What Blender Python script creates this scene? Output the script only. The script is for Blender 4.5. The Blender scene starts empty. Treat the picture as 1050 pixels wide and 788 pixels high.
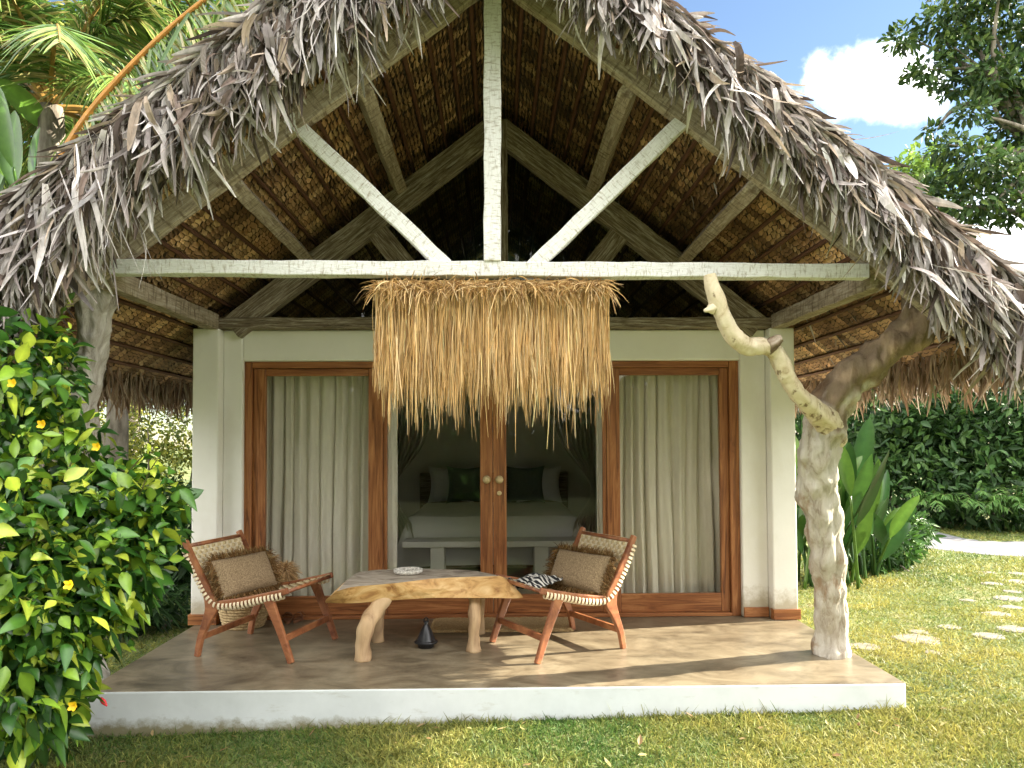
import bpy, math, random
import numpy as np
from mathutils import Vector, Matrix, noise as mnoise
random.seed(7)
RNG = np.random.default_rng(7)
R = math.radians
S = bpy.context.scene
COL = S.collection

# ------------------------------------------------------------------ camera
F = 758.0                      # focal length in photo pixels (photo 1050 x 788)
CAM = Vector((0.0, -6.0, 1.43))
SHY = 39.5
cam_d = bpy.data.cameras.new('camera'); cam = bpy.data.objects.new('camera', cam_d); COL.objects.link(cam)
cam_d.sensor_width = 36.0; cam_d.lens = F / 1050 * 36.0
cam_d.shift_y = SHY / 1050
cam_d.clip_start = 0.05; cam_d.clip_end = 2000
ROT = Matrix.Rotation(R(-1.13), 3, 'Z') @ Matrix.Rotation(R(91.7), 3, 'X') @ Matrix.Rotation(R(-0.25), 3, 'Z')
cam.matrix_world = Matrix.Translation(CAM) @ ROT.to_4x4()
S.camera = cam
def ray(px, py):
    return (ROT @ Vector(((px - 525) / F, (394 + SHY - py) / F, -1.0)))
def at(px, py, Y):
    d = ray(px, py); t = (Y - CAM.y) / d.y
    return CAM + d * t
def onz(px, py, z=0.0):
    d = ray(px, py); t = (z - CAM.z) / d.z
    return CAM + d * t

# ------------------------------------------------------------------ light
SUN_EL, SUN_AZ = R(28), R(79.5)          # azimuth clockwise from +Y
SKY_STRENGTH = 0.052
SUN_STRENGTH = 5.0
S.view_settings.view_transform = 'Standard'
S.view_settings.look = 'None'
S.view_settings.exposure = 2.3
S.view_settings.gamma = 1.0
S.view_settings.use_curve_mapping = False
W = bpy.data.worlds.new('World'); S.world = W; W.use_nodes = True
nt = W.node_tree; nt.nodes.clear()
def nn(tree, t, **kw):
    n = tree.nodes.new(t)
    for k, v in kw.items(): setattr(n, k, v)
    return n
wo = nn(nt, 'ShaderNodeOutputWorld')
sky = nn(nt, 'ShaderNodeTexSky', sky_type='NISHITA', sun_disc=False, sun_elevation=SUN_EL, sun_rotation=SUN_AZ)
sky.air_density = 1.0; sky.dust_density = 0.2; sky.ozone_density = 1.6
bg = nn(nt, 'ShaderNodeBackground'); bg.inputs['Strength'].default_value = SKY_STRENGTH
nt.links.new(sky.outputs[0], bg.inputs['Color'])
bgc = nn(nt, 'ShaderNodeBackground'); bgc.inputs['Color'].default_value = (1, .98, .95, 1); bgc.inputs['Strength'].default_value = 1.15
tc = nn(nt, 'ShaderNodeTexCoord')
nz = nn(nt, 'ShaderNodeTexNoise'); nz.inputs['Scale'].default_value = 9; nz.inputs['Detail'].default_value = 9; nz.inputs['Roughness'].default_value = .58
nt.links.new(tc.outputs['Generated'], nz.inputs['Vector'])
last = None
for (px, py, rad, amp) in ((894, 82, .050, .10), (866, 108, .026, .08), (925, 100, .040, .09), (1045, 245, .085, .14), (1000, 262, .05, .12)):
    c = ray(px, py).normalized()
    sub = nn(nt, 'ShaderNodeVectorMath', operation='SUBTRACT'); sub.inputs[1].default_value = c
    nt.links.new(tc.outputs['Generated'], sub.inputs[0])
    mu = nn(nt, 'ShaderNodeVectorMath', operation='MULTIPLY'); mu.inputs[1].default_value = (1, 1, 1.35)
    nt.links.new(sub.outputs[0], mu.inputs[0])
    ln = nn(nt, 'ShaderNodeVectorMath', operation='LENGTH'); nt.links.new(mu.outputs[0], ln.inputs[0])
    ma = nn(nt, 'ShaderNodeMath', operation='MULTIPLY_ADD'); ma.inputs[1].default_value = -amp * 2
    nt.links.new(nz.outputs['Fac'], ma.inputs[0]); nt.links.new(ln.outputs['Value'], ma.inputs[2])
    mr = nn(nt, 'ShaderNodeMapRange', interpolation_type='SMOOTHSTEP')
    mr.inputs['From Min'].default_value = rad - amp + .012; mr.inputs['From Max'].default_value = rad - amp - .045
    nt.links.new(ma.outputs[0], mr.inputs['Value'])
    if last is None: last = mr.outputs[0]
    else:
        mx = nn(nt, 'ShaderNodeMath', operation='MAXIMUM'); nt.links.new(last, mx.inputs[0]); nt.links.new(mr.outputs[0], mx.inputs[1]); last = mx.outputs[0]
# broken bright cloud added out of view behind the camera as neutral fill
dp = nn(nt, 'ShaderNodeVectorMath', operation='DOT_PRODUCT'); dp.inputs[1].default_value = Vector((-.1, -.86, .5)).normalized(); nt.links.new(tc.outputs['Generated'], dp.inputs[0])
nb = nn(nt, 'ShaderNodeTexNoise'); nb.inputs['Scale'].default_value = 2.6; nb.inputs['Detail'].default_value = 8; nt.links.new(tc.outputs['Generated'], nb.inputs['Vector'])
ab = nn(nt, 'ShaderNodeMath', operation='MULTIPLY_ADD'); ab.inputs[1].default_value = 1.1; nt.links.new(nb.outputs['Fac'], ab.inputs[0]); nt.links.new(dp.outputs['Value'], ab.inputs[2])
mb_ = nn(nt, 'ShaderNodeMapRange', interpolation_type='SMOOTHSTEP'); mb_.inputs['From Min'].default_value = .62; mb_.inputs['From Max'].default_value = .95; nt.links.new(ab.outputs[0], mb_.inputs['Value'])
mx = nn(nt, 'ShaderNodeMath', operation='MAXIMUM'); nt.links.new(last, mx.inputs[0]); nt.links.new(mb_.outputs[0], mx.inputs[1]); last = mx.outputs[0]
mxs = nn(nt, 'ShaderNodeMixShader'); nt.links.new(last, mxs.inputs[0]); nt.links.new(bg.outputs[0], mxs.inputs[1]); nt.links.new(bgc.outputs[0], mxs.inputs[2])
nt.links.new(mxs.outputs[0], wo.inputs['Surface'])
sd = bpy.data.lights.new('sun', 'SUN'); sd.energy = SUN_STRENGTH; sd.angle = R(.5); sd.color = (1, .9, .74)
so = bpy.data.objects.new('sun', sd); COL.objects.link(so)
sun_dir = Vector((math.sin(SUN_AZ) * math.cos(SUN_EL), math.cos(SUN_AZ) * math.cos(SUN_EL), math.sin(SUN_EL)))
so.rotation_euler = sun_dir.to_track_quat('Z', 'Y').to_euler(); so.location = sun_dir * 40
S.render.engine = 'CYCLES'
S.cycles.max_bounces = 7; S.cycles.diffuse_bounces = 4; S.cycles.transparent_max_bounces = 12
S.cycles.use_denoising = True

# ------------------------------------------------------------------ materials
def ramp(tree, stops):
    r = nn(tree, 'ShaderNodeValToRGB'); e = r.color_ramp.elements
    while len(e) < len(stops): e.new(.5)
    for el, (p, c) in zip(e, stops): el.position = p; el.color = (*c, 1)
    return r
def pmat(name, stops, scale=5, stretch=(1, 1, 1), detail=6, rough=.6, bump=.2, attr=False, spec=.4, distort=0,
         transl=0, second=None, rot2=(0, 0, 0), grime=None, bscale=None, bdist=.01, nrough=.6, sheen=0, wave=None):
    """second=(stops_color, scale, stretch, lo, hi): blotches of another colour over the first noise."""
    m = bpy.data.materials.new(name); m.use_nodes = True; t = m.node_tree
    b = t.nodes['Principled BSDF']; out = t.nodes['Material Output']
    b.inputs['Roughness'].default_value = rough; b.inputs['Specular IOR Level'].default_value = spec
    if sheen: b.inputs['Sheen Weight'].default_value = sheen
    co = nn(t, 'ShaderNodeTexCoord'); mp = nn(t, 'ShaderNodeMapping'); mp.inputs['Scale'].default_value = stretch
    t.links.new(co.outputs['Object'], mp.inputs['Vector'])
    n = nn(t, 'ShaderNodeTexNoise'); n.inputs['Scale'].default_value = scale; n.inputs['Detail'].default_value = detail
    n.inputs['Distortion'].default_value = distort; n.inputs['Roughness'].default_value = nrough
    t.links.new(mp.outputs[0], n.inputs['Vector'])
    r = ramp(t, stops); t.links.new(n.outputs['Fac'], r.inputs['Fac']); colr = r.outputs['Color']
    if second:
        c2, sc2, st2, lo, hi = second
        mp2 = nn(t, 'ShaderNodeMapping'); mp2.inputs['Scale'].default_value = st2; mp2.inputs['Rotation'].default_value = rot2; t.links.new(co.outputs['Object'], mp2.inputs['Vector'])
        n2 = nn(t, 'ShaderNodeTexNoise'); n2.inputs['Scale'].default_value = sc2; n2.inputs['Detail'].default_value = 8; n2.inputs['Roughness'].default_value = .65
        t.links.new(mp2.outputs[0], n2.inputs['Vector'])
        m2 = nn(t, 'ShaderNodeMapRange'); m2.inputs['From Min'].default_value = lo; m2.inputs['From Max'].default_value = hi
        t.links.new(n2.outputs['Fac'], m2.inputs['Value'])
        mix = nn(t, 'ShaderNodeMixRGB'); mix.inputs['Color2'].default_value = (*c2, 1)
        t.links.new(m2.outputs[0], mix.inputs['Fac']); t.links.new(colr, mix.inputs['Color1']); colr = mix.outputs[0]
    if grime:
        gcol, g0, g1, gt = grime
        sx = nn(t, 'ShaderNodeSeparateXYZ'); t.links.new(co.outputs['Object'], sx.inputs[0])
        gm = nn(t, 'ShaderNodeMapRange'); gm.inputs['From Min'].default_value = g1; gm.inputs['From Max'].default_value = g0; t.links.new(sx.outputs['Z'], gm.inputs['Value'])
        gn = nn(t, 'ShaderNodeTexNoise'); gn.inputs['Scale'].default_value = 11; gn.inputs['Detail'].default_value = 10; gn.inputs['Roughness'].default_value = .75; t.links.new(co.outputs['Object'], gn.inputs['Vector'])
        ga = nn(t, 'ShaderNodeMath', operation='ADD'); t.links.new(gm.outputs[0], ga.inputs[0]); t.links.new(gn.outputs['Fac'], ga.inputs[1])
        gk = nn(t, 'ShaderNodeMapRange'); gk.inputs['From Min'].default_value = gt; gk.inputs['From Max'].default_value = gt + .35; t.links.new(ga.outputs[0], gk.inputs['Value'])
        gx = nn(t, 'ShaderNodeMixRGB'); gx.inputs['Color2'].default_value = (*gcol, 1); t.links.new(gk.outputs[0], gx.inputs['Fac']); t.links.new(colr, gx.inputs['Color1']); colr = gx.outputs[0]
    if attr:
        a = nn(t, 'ShaderNodeAttribute', attribute_name='col')
        mm = nn(t, 'ShaderNodeMixRGB', blend_type='MULTIPLY'); mm.inputs['Fac'].default_value = 1
        t.links.new(colr, mm.inputs['Color1']); t.links.new(a.outputs['Color'], mm.inputs['Color2']); colr = mm.outputs[0]
    t.links.new(colr, b.inputs['Base Color'])
    if bump:
        bn = n
        if bscale:
            bn = nn(t, 'ShaderNodeTexNoise'); bn.inputs['Scale'].default_value = bscale; bn.inputs['Detail'].default_value = 5
            t.links.new(mp.outputs[0], bn.inputs['Vector'])
        bp = nn(t, 'ShaderNodeBump'); bp.inputs['Strength'].default_value = bump; bp.inputs['Distance'].default_value = bdist
        t.links.new(bn.outputs['Fac'], bp.inputs['Height']); t.links.new(bp.outputs[0], b.inputs['Normal'])
    if transl:
        tr = nn(t, 'ShaderNodeBsdfTranslucent'); t.links.new(colr, tr.inputs['Color'])
        ms = nn(t, 'ShaderNodeMixShader'); ms.inputs[0].default_value = transl
        t.links.new(b.outputs[0], ms.inputs[1]); t.links.new(tr.outputs[0], ms.inputs[2]); t.links.new(ms.outputs[0], out.inputs['Surface'])
    return m
def glassmat(name, tint, refl):
    m = bpy.data.materials.new(name); m.use_nodes = True; t = m.node_tree; t.nodes.clear()
    out = nn(t, 'ShaderNodeOutputMaterial'); tr = nn(t, 'ShaderNodeBsdfTransparent'); tr.inputs[0].default_value = (*tint, 1)
    gl = nn(t, 'ShaderNodeBsdfGlossy'); gl.inputs['Roughness'].default_value = .015
    fr0 = nn(t, 'ShaderNodeFresnel'); fr0.inputs['IOR'].default_value = refl
    ge = nn(t, 'ShaderNodeNewGeometry'); iv = nn(t, 'ShaderNodeMath', operation='SUBTRACT'); iv.inputs[0].default_value = 1; t.links.new(ge.outputs['Backfacing'], iv.inputs[1])
    fr = nn(t, 'ShaderNodeMath', operation='MULTIPLY'); t.links.new(fr0.outputs[0], fr.inputs[0]); t.links.new(iv.outputs[0], fr.inputs[1])
    ms = nn(t, 'ShaderNodeMixShader'); t.links.new(fr.outputs[0], ms.inputs[0]); t.links.new(tr.outputs[0], ms.inputs[1]); t.links.new(gl.outputs[0], ms.inputs[2])
    t.links.new(ms.outputs[0], out.inputs['Surface']); return m
W1 = (1, 1, 1)
M = {}
M['plaster'] = pmat('plaster', [(.3, (.80, .785, .73)), (.7, (.86, .85, .80))], 2.5, bump=.2, bscale=30, bdist=.005, rough=.85, spec=.2, second=((.70, .67, .58), 1.6, (1, 1, .5), .52, .85), grime=((.50, .45, .34), .05, .45, 1.0))
M['whitewash'] = pmat('whitewash', [(.25, (.50, .53, .53)), (.6, (.63, .66, .665))], 2.2, bump=.25, bscale=22, bdist=.003, rough=.9, spec=.2, second=((.36, .35, .28), 5, (1, 1, 3.5), .58, .85), grime=((.22, .20, .12), -.26, -.08, .95))
M['cement'] = pmat('cement', [(.3, (.062, .047, .03)), (.48, (.17, .137, .088)), (.72, (.29, .245, .165))], 2.4, (1, 1.5, 1), 10, rough=.33, bump=.06, bscale=30, spec=.45, distort=1.1, nrough=.68,
                   second=((.07, .055, .035), 4, (.8, 1.6, 1), .5, .78))
M['white_timber'] = pmat('white_timber', [(.3, (.38, .36, .33)), (.45, (.74, .74, .72)), (.8, (.86, .86, .86))], 18, (.7, 5, 5), 8, rough=.8, bump=.9, bdist=.008, distort=.8, nrough=.75,
                         second=((.36, .31, .24), 38, (2.2, .5, .5), .52, .70), rot2=(.5, .45, .5))
M['grey_timber'] = pmat('grey_timber', [(.3, (.13, .10, .065)), (.5, (.35, .29, .21)), (.72, (.56, .51, .42))], 11, (.45, 5, 5), 8, rough=.85, bump=.8, bdist=.006, distort=.7, nrough=.7,
                        second=((.14, .10, .06), 22, (2.2, .45, .45), .50, .66), rot2=(.5, .45, .5))
M['brown_timber'] = pmat('brown_timber', [(.35, (.05, .035, .024)), (.5, (.20, .155, .105)), (.68, (.52, .48, .41))], 12, (.4, 6, 6), 9, rough=.85, bump=.8, bdist=.006, distort=.5, nrough=.75)
M['door_wood'] = pmat('door_wood', [(.3, (.07, .022, .008)), (.48, (.27, .098, .032)), (.7, (.47, .215, .08))], 5, (.35, 6, 6), 8, rough=.42, bump=.3, bdist=.003, distort=1.2, nrough=.68)
M['door_wood_v'] = pmat('door_wood_v', [(.3, (.07, .022, .008)), (.48, (.27, .098, .032)), (.7, (.47, .215, .08))], 5, (6, 6, .35), 8, rough=.42, bump=.3, bdist=.003, distort=1.2, nrough=.68)
M['chair_wood'] = pmat('chair_wood', [(.28, (.11, .03, .012)), (.5, (.27, .10, .042)), (.75, (.43, .19, .08))], 7, (1, 1, 1), 7, rough=.38, bump=.15, bdist=.002, distort=1.5)
M['thatch'] = pmat('thatch', [(.3, (.62, .62, .62)), (.7, (1.05, 1.02, 1.0))], 30, (1, 1, .25), 4, rough=.75, bump=.3, bdist=.003, attr=True, transl=.12, spec=.25)
M['lining'] = pmat('lining', [(.3, (.6, .55, .5)), (.7, (1.1, 1.05, 1))], 22, (1, .3, 1), 5, rough=.7, bump=.4, bdist=.004, attr=True, spec=.25)
M['roof_core'] = pmat('roof_core', [(.3, (.05, .035, .025)), (.7, (.17, .13, .10))], 30, (1, 1, .3), 6, rough=.9, bump=.9, bdist=.03)
M['straw'] = pmat('straw', [(.3, (.8, .8, .8)), (.7, (1.05, 1, .95))], 40, (1, 1, .1), 3, rough=.6, bump=0, attr=True, transl=.2, spec=.3)
M['leaf'] = pmat('leaf', [(.3, (.75, .8, .75)), (.7, (1.15, 1.12, 1.0))], 14, detail=4, rough=.3, bump=.15, bdist=.003, attr=True, transl=.25, spec=.5)
M['far_leaf'] = pmat('far_leaf', [(.3, (.8, .85, .8)), (.7, (1.1, 1.1, 1.0))], 2, detail=3, rough=.5, bump=0, attr=True, transl=.22, spec=.35)
M['grass'] = pmat('grass', [(.3, (.85, .9, .85)), (.7, (1.1, 1.08, 1.0))], 3, detail=3, rough=.55, bump=0, attr=True, transl=.3, spec=.3)
M['bark'] = pmat('bark', [(.35, (.09, .075, .055)), (.65, (.28, .25, .2))], 12, (1, 1, .3), 8, rough=.9, bump=.9, bdist=.02)
M['pale_trunk'] = pmat('pale_trunk', [(.28, (.17, .12, .075)), (.45, (.46, .41, .33)), (.75, (.66, .63, .56))], 13, (1, 1, .2), 10, rough=.8, bump=1.0, bdist=.03, attr=True, distort=.5, nrough=.7,
                       second=((.30, .21, .13), 4, (1, 1, .6), .57, .66))
M['grey_trunk'] = pmat('grey_trunk', [(.3, (.10, .085, .065)), (.47, (.34, .31, .26)), (.75, (.58, .56, .50))], 9, (1, 1, .35), 9, rough=.85, bump=1.0, bdist=.015, distort=1.6, nrough=.75)
M['dark_limb'] = pmat('dark_limb', [(.3, (.05, .03, .018)), (.48, (.17, .115, .07)), (.68, (.46, .39, .31))], 7, (1, 1, 1), 9, rough=.8, bump=1, bdist=.012, distort=1.2, nrough=.72)
M['smooth_branch'] = pmat('smooth_branch', [(.3, (.27, .18, .09)), (.46, (.58, .49, .33)), (.72, (.68, .61, .46))], 9, (1, 1, 1), 9, rough=.6, bump=.6, bdist=.008, distort=1.0, nrough=.7,
                          second=((.17, .11, .06), 16, (1, 1, .6), .58, .66))
M['slab_edge'] = pmat('slab_edge', [(.3, (.26, .11, .035)), (.47, (.60, .35, .13)), (.68, (.76, .53, .26))], 5, (1, 1, 2.2), 8, rough=.55, bump=.6, bdist=.008, distort=1.6)
M['slab_top'] = pmat('slab_top', [(.28, (.15, .12, .09)), (.48, (.38, .32, .25)), (.72, (.58, .52, .43))], 5, (1.2, 2.6, 1), 9, rough=.65, bump=.15, bdist=.004, distort=1.2)
M['log_leg'] = pmat('log_leg', [(.25, (.22, .13, .07)), (.5, (.46, .31, .17)), (.8, (.58, .43, .26))], 9, (1, 1, .25), 8, rough=.65, bump=.6, bdist=.006, distort=1)
M['cord'] = pmat('cord', [(.3, (.62, .53, .36)), (.7, (.80, .72, .54))], 60, detail=3, rough=.8, bump=.3, bdist=.002, attr=True)
M['burlap'] = pmat('burlap', [(.35, (.17, .115, .065)), (.65, (.38, .28, .17))], 130, detail=3, rough=.95, bump=.6, bdist=.003, attr=True, spec=.1)
M['coir'] = pmat('coir', [(.35, (.30, .20, .10)), (.65, (.52, .39, .20))], 110, detail=3, rough=.95, bump=.9, bdist=.006, spec=.1)
M['linen'] = pmat('linen', [(.3, (.80, .75, .67)), (.7, (.87, .82, .74))], 40, (1, 1, .2), 3, rough=.9, bump=.1, transl=.25, spec=.1)
M['bed_linen'] = pmat('bed_linen', [(.3, (.72, .73, .76)), (.7, (.8, .8, .82))], 3, rough=.9, bump=.25, bdist=.02, spec=.1)
M['dark_fabric'] = pmat('dark_fabric', [(.3, (.13, .16, .13)), (.7, (.17, .20, .165))], 30, rough=.95, bump=.2, spec=.1)
M['net'] = pmat('net', [(.3, (.45, .44, .38)), (.7, (.55, .53, .46))], 8, rough=.9, bump=0, transl=.4, spec=.1)
M['room'] = pmat('room', [(.3, (.76, .76, .72)), (.7, (.82, .82, .77))], 3, rough=.9, bump=.1)
M['green_room'] = pmat('green_room', [(.3, (.07, .10, .075)), (.7, (.10, .13, .10))], 3, rough=.9, bump=.1)
M['black'] = pmat('black', [(.3, (.006, .006, .007)), (.7, (.014, .014, .016))], 20, rough=.3, bump=.1)
M['brass'] = pmat('brass', [(.3, (.48, .36, .18)), (.7, (.62, .48, .26))], 20, rough=.35, bump=0)
M['basket'] = pmat('basket', [(.35, (.28, .19, .09)), (.65, (.50, .37, .19))], 60, (1, 1, 1), 3, rough=.85, bump=.6, bdist=.004)
M['leather'] = pmat('leather', [(.3, (.12, .05, .025)), (.7, (.26, .12, .06))], 30, rough=.6, bump=.2)
M['shell'] = pmat('shell', [(.35, (.30, .27, .22)), (.6, (.78, .75, .68))], 70, detail=4, rough=.6, bump=.4, bdist=.003)
M['stone'] = pmat('stone', [(.3, (.11, .10, .075)), (.7, (.26, .24, .19))], 8, rough=.9, bump=.5, bdist=.01)
M['sand'] = pmat('sand', [(.3, (.10, .10, .105)), (.7, (.18, .18, .19))], 3, detail=9, rough=.95, bump=.5, bdist=.02)
M['soil'] = pmat('soil', [(.3, (.045, .07, .018)), (.52, (.10, .13, .035)), (.75, (.22, .20, .08))], 1.1, detail=10, rough=.95, bump=.7, bscale=60, bdist=.02, second=((.24, .18, .10), 2.3, (1, 1, 1), .58, .75))
M['petal'] = pmat('petal', [(.3, (.80, .50, .01)), (.7, (.88, .66, .03))], 10, rough=.5, bump=0, transl=.3)
M['red_petal'] = pmat('red_petal', [(.3, (.5, .02, .03)), (.7, (.6, .04, .05))], 10, rough=.5, bump=0)
M['glass'] = glassmat('glass', (.95, .955, .93), 1.4)
M['gable_glass'] = glassmat('gable_glass', (.72, .80, .73), 1.34)
def stripe_mat():
    m = bpy.data.materials.new('stripe_cloth'); m.use_nodes = True; t = m.node_tree; b = t.nodes['Principled BSDF']
    co = nn(t, 'ShaderNodeTexCoord'); w = nn(t, 'ShaderNodeTexWave', wave_type='BANDS', bands_direction='X'); w.inputs['Scale'].default_value = 9; w.inputs['Distortion'].default_value = .8
    t.links.new(co.outputs['Object'], w.inputs['Vector'])
    r = ramp(t, [(.62, (.02, .02, .022)), (.7, (.62, .60, .55))]); t.links.new(w.outputs['Fac'], r.inputs['Fac']); t.links.new(r.outputs[0], b.inputs['Base Color'])
    b.inputs['Roughness'].default_value = .95
    return m
M['stripe'] = stripe_mat()

# ------------------------------------------------------------------ mesh helpers
class MB:
    def __init__(s): s.V = []; s.L = []; s.T = []; s.C = []; s.MI = []; s.n = 0
    def add(s, v, faces, col=(1, 1, 1), mi=0):
        v = np.asarray(v, float).reshape(-1, 3); s.V.append(v)
        c = np.asarray(col, float)
        s.C.append(np.broadcast_to(c, v.shape) if c.ndim == 1 else c)
        if isinstance(faces, np.ndarray):
            s.L.append((faces + s.n).ravel()); s.T.append(np.full(len(faces), faces.shape[1])); s.MI.append(np.full(len(faces), mi))
        else:
            for f in faces:
                s.L.append(np.asarray(f) + s.n); s.T.append(np.array([len(f)])); s.MI.append(np.array([mi]))
        s.n += len(v); return s
    def box(s, lo, hi, mi=0, col=(1, 1, 1)):
        x0, y0, z0 = lo; x1, y1, z1 = hi
        v = [(x0, y0, z0), (x1, y0, z0), (x1, y1, z0), (x0, y1, z0), (x0, y0, z1), (x1, y0, z1), (x1, y1, z1), (x0, y1, z1)]
        return s.add(v, np.array([(0, 3, 2, 1), (4, 5, 6, 7), (0, 1, 5, 4), (1, 2, 6, 5), (2, 3, 7, 6), (3, 0, 4, 7)]), col, mi)
    def build(s, name, mats, parent=None, smooth=False, bevel=0, origin=None):
        V = np.concatenate(s.V) if s.V else np.zeros((0, 3)); 
        if origin is not None: V = V - np.asarray(origin)
        me = bpy.data.meshes.new(name); L = np.concatenate(s.L).astype(np.int32); T = np.concatenate(s.T).astype(np.int32)
        me.vertices.add(len(V)); me.vertices.foreach_set('co', V.astype(np.float32).ravel())
        me.loops.add(len(L)); me.loops.foreach_set('vertex_index', L)
        me.polygons.add(len(T)); st = np.zeros(len(T), np.int32); st[1:] = np.cumsum(T)[:-1]
        me.polygons.foreach_set('loop_start', st); me.polygons.foreach_set('loop_total', T)
        me.polygons.foreach_set('material_index', np.concatenate(s.MI).astype(np.int32))
        me.polygons.foreach_set('use_smooth', np.full(len(T), bool(smooth)))
        me.update(calc_edges=True)
        a = me.color_attributes.new('col', 'FLOAT_COLOR', 'POINT')
        C = np.concatenate(s.C); C4 = np.ones((len(C), 4), np.float32); C4[:, :3] = C; a.data.foreach_set('color', C4.ravel())
        me.validate()
        for m in (mats if isinstance(mats, (list, tuple)) else [mats]): me.materials.append(m)
        o = bpy.data.objects.new(name, me); COL.objects.link(o)
        if origin is not None: o.location = origin
        if parent: o.parent = parent
        if bevel:
            b = o.modifiers.new('bevel', 'BEVEL'); b.width = bevel; b.segments = 2; b.limit_method = 'ANGLE'
        return o
def tag(o, label=None, cat=None, group=None, kind=None):
    if label: o['label'] = label
    if cat: o['category'] = cat
    if group: o['group'] = group
    if kind: o['kind'] = kind
    return o
def empty(name, loc, label, cat, group=None, rz=0):
    o = bpy.data.objects.new(name, None); o.empty_display_size = .1; COL.objects.link(o); o.location = loc; o.rotation_euler = (0, 0, rz)
    return tag(o, label, cat, group)
def copy_tree(o, parent=None):
    c = o.copy(); COL.objects.link(c)
    if parent: c.parent = parent
    for ch in list(o.children): copy_tree(ch, c)
    return c
def catmull(P, n):
    P = np.asarray(P, float); k = len(P); out = []
    for u in np.linspace(0, k - 1, n):
        i = min(int(u), k - 2); t = u - i
        p0, p1, p2, p3 = P[max(i - 1, 0)], P[i], P[i + 1], P[min(i + 2, k - 1)]
        out.append(.5 * ((2 * p1) + (-p0 + p2) * t + (2 * p0 - 5 * p1 + 4 * p2 - p3) * t * t + (-p0 + 3 * p1 - 3 * p2 + p3) * t ** 3))
    return np.array(out)
def tube(mb, P, rad, seg=10, n=None, rough=0, freq=6, col=(1, 1, 1), mi=0, caps=True, ridge=0, fine=0, ffreq=30):
    """P: points, rad: radius per point; resampled smoothly to n rings."""
    P = np.asarray(P, float); rad = np.asarray(rad if np.ndim(rad) else [rad] * len(P), float)
    if n: PR = catmull(np.column_stack([P, rad]), n); P, rad = PR[:, :3], PR[:, 3]
    k = len(P); Tn = np.gradient(P, axis=0); Tn /= np.linalg.norm(Tn, axis=1)[:, None] + 1e-9
    a = np.array([0, 0, 1.]) if abs(Tn[0][2]) < .8 else np.array([1., 0, 0])
    u = np.cross(Tn[0], a); u /= np.linalg.norm(u); V = []
    for i in range(k):
        u = u - Tn[i] * np.dot(u, Tn[i]); u /= np.linalg.norm(u); w = np.cross(Tn[i], u)
        for j in range(seg):
            th = 2 * math.pi * j / seg; d = u * math.cos(th) + w * math.sin(th); r = rad[i]
            if rough: r *= 1 + rough * mnoise.noise(Vector((P[i] + d * rad[i]) * freq)) * 2 + ridge * math.sin(th * 5 + mnoise.noise(Vector(P[i] * 4)) * 3)
            if fine:
                q = P[i] + d * rad[i]; a1 = mnoise.noise(Vector((q[0] * ffreq, q[1] * ffreq, q[2] * ffreq * .3))); a2 = mnoise.noise(Vector((q[0] * ffreq * 2.3, q[1] * ffreq * 2.3, q[2] * ffreq * .9 + 5)))
                r += rad[i] * fine * (a1 - .6 * abs(a2))
            V.append(P[i] + d * r)
    f = np.array([(i * seg + j, i * seg + (j + 1) % seg, (i + 1) * seg + (j + 1) % seg, (i + 1) * seg + j) for i in range(k - 1) for j in range(seg)])
    mb.add(V, f, col, mi)
    if caps:
        mb.L.append(np.arange(seg)[::-1] + mb.n - len(V)); mb.T.append(np.array([seg])); mb.MI.append(np.array([mi]))
        mb.L.append(np.arange(seg) + mb.n - seg); mb.T.append(np.array([seg])); mb.MI.append(np.array([mi]))
    return mb
def lathe(mb, prof, seg=20, c=(0, 0, 0), col=(1, 1, 1), mi=0):
    k = len(prof); V = [(c[0] + r * math.cos(2 * math.pi * j / seg), c[1] + r * math.sin(2 * math.pi * j / seg), c[2] + z) for r, z in prof for j in range(seg)]
    f = np.array([(i * seg + j, i * seg + (j + 1) % seg, (i + 1) * seg + (j + 1) % seg, (i + 1) * seg + j) for i in range(k - 1) for j in range(seg)])
    return mb.add(V, f, col, mi)
def unit(v): return v / (np.linalg.norm(v, axis=-1, keepdims=True) + 1e-9)
PROF_LEAF = [.12, .75, 1, .85, .5, .04]
PROF_STRIP = [.5, .85, 1, .95, 1, .92, .8, .55, .2]
PROF_BLADE = [1, .75, .08]
PROF_STRAND = [1, 1, .9, .8, .4]
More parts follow.
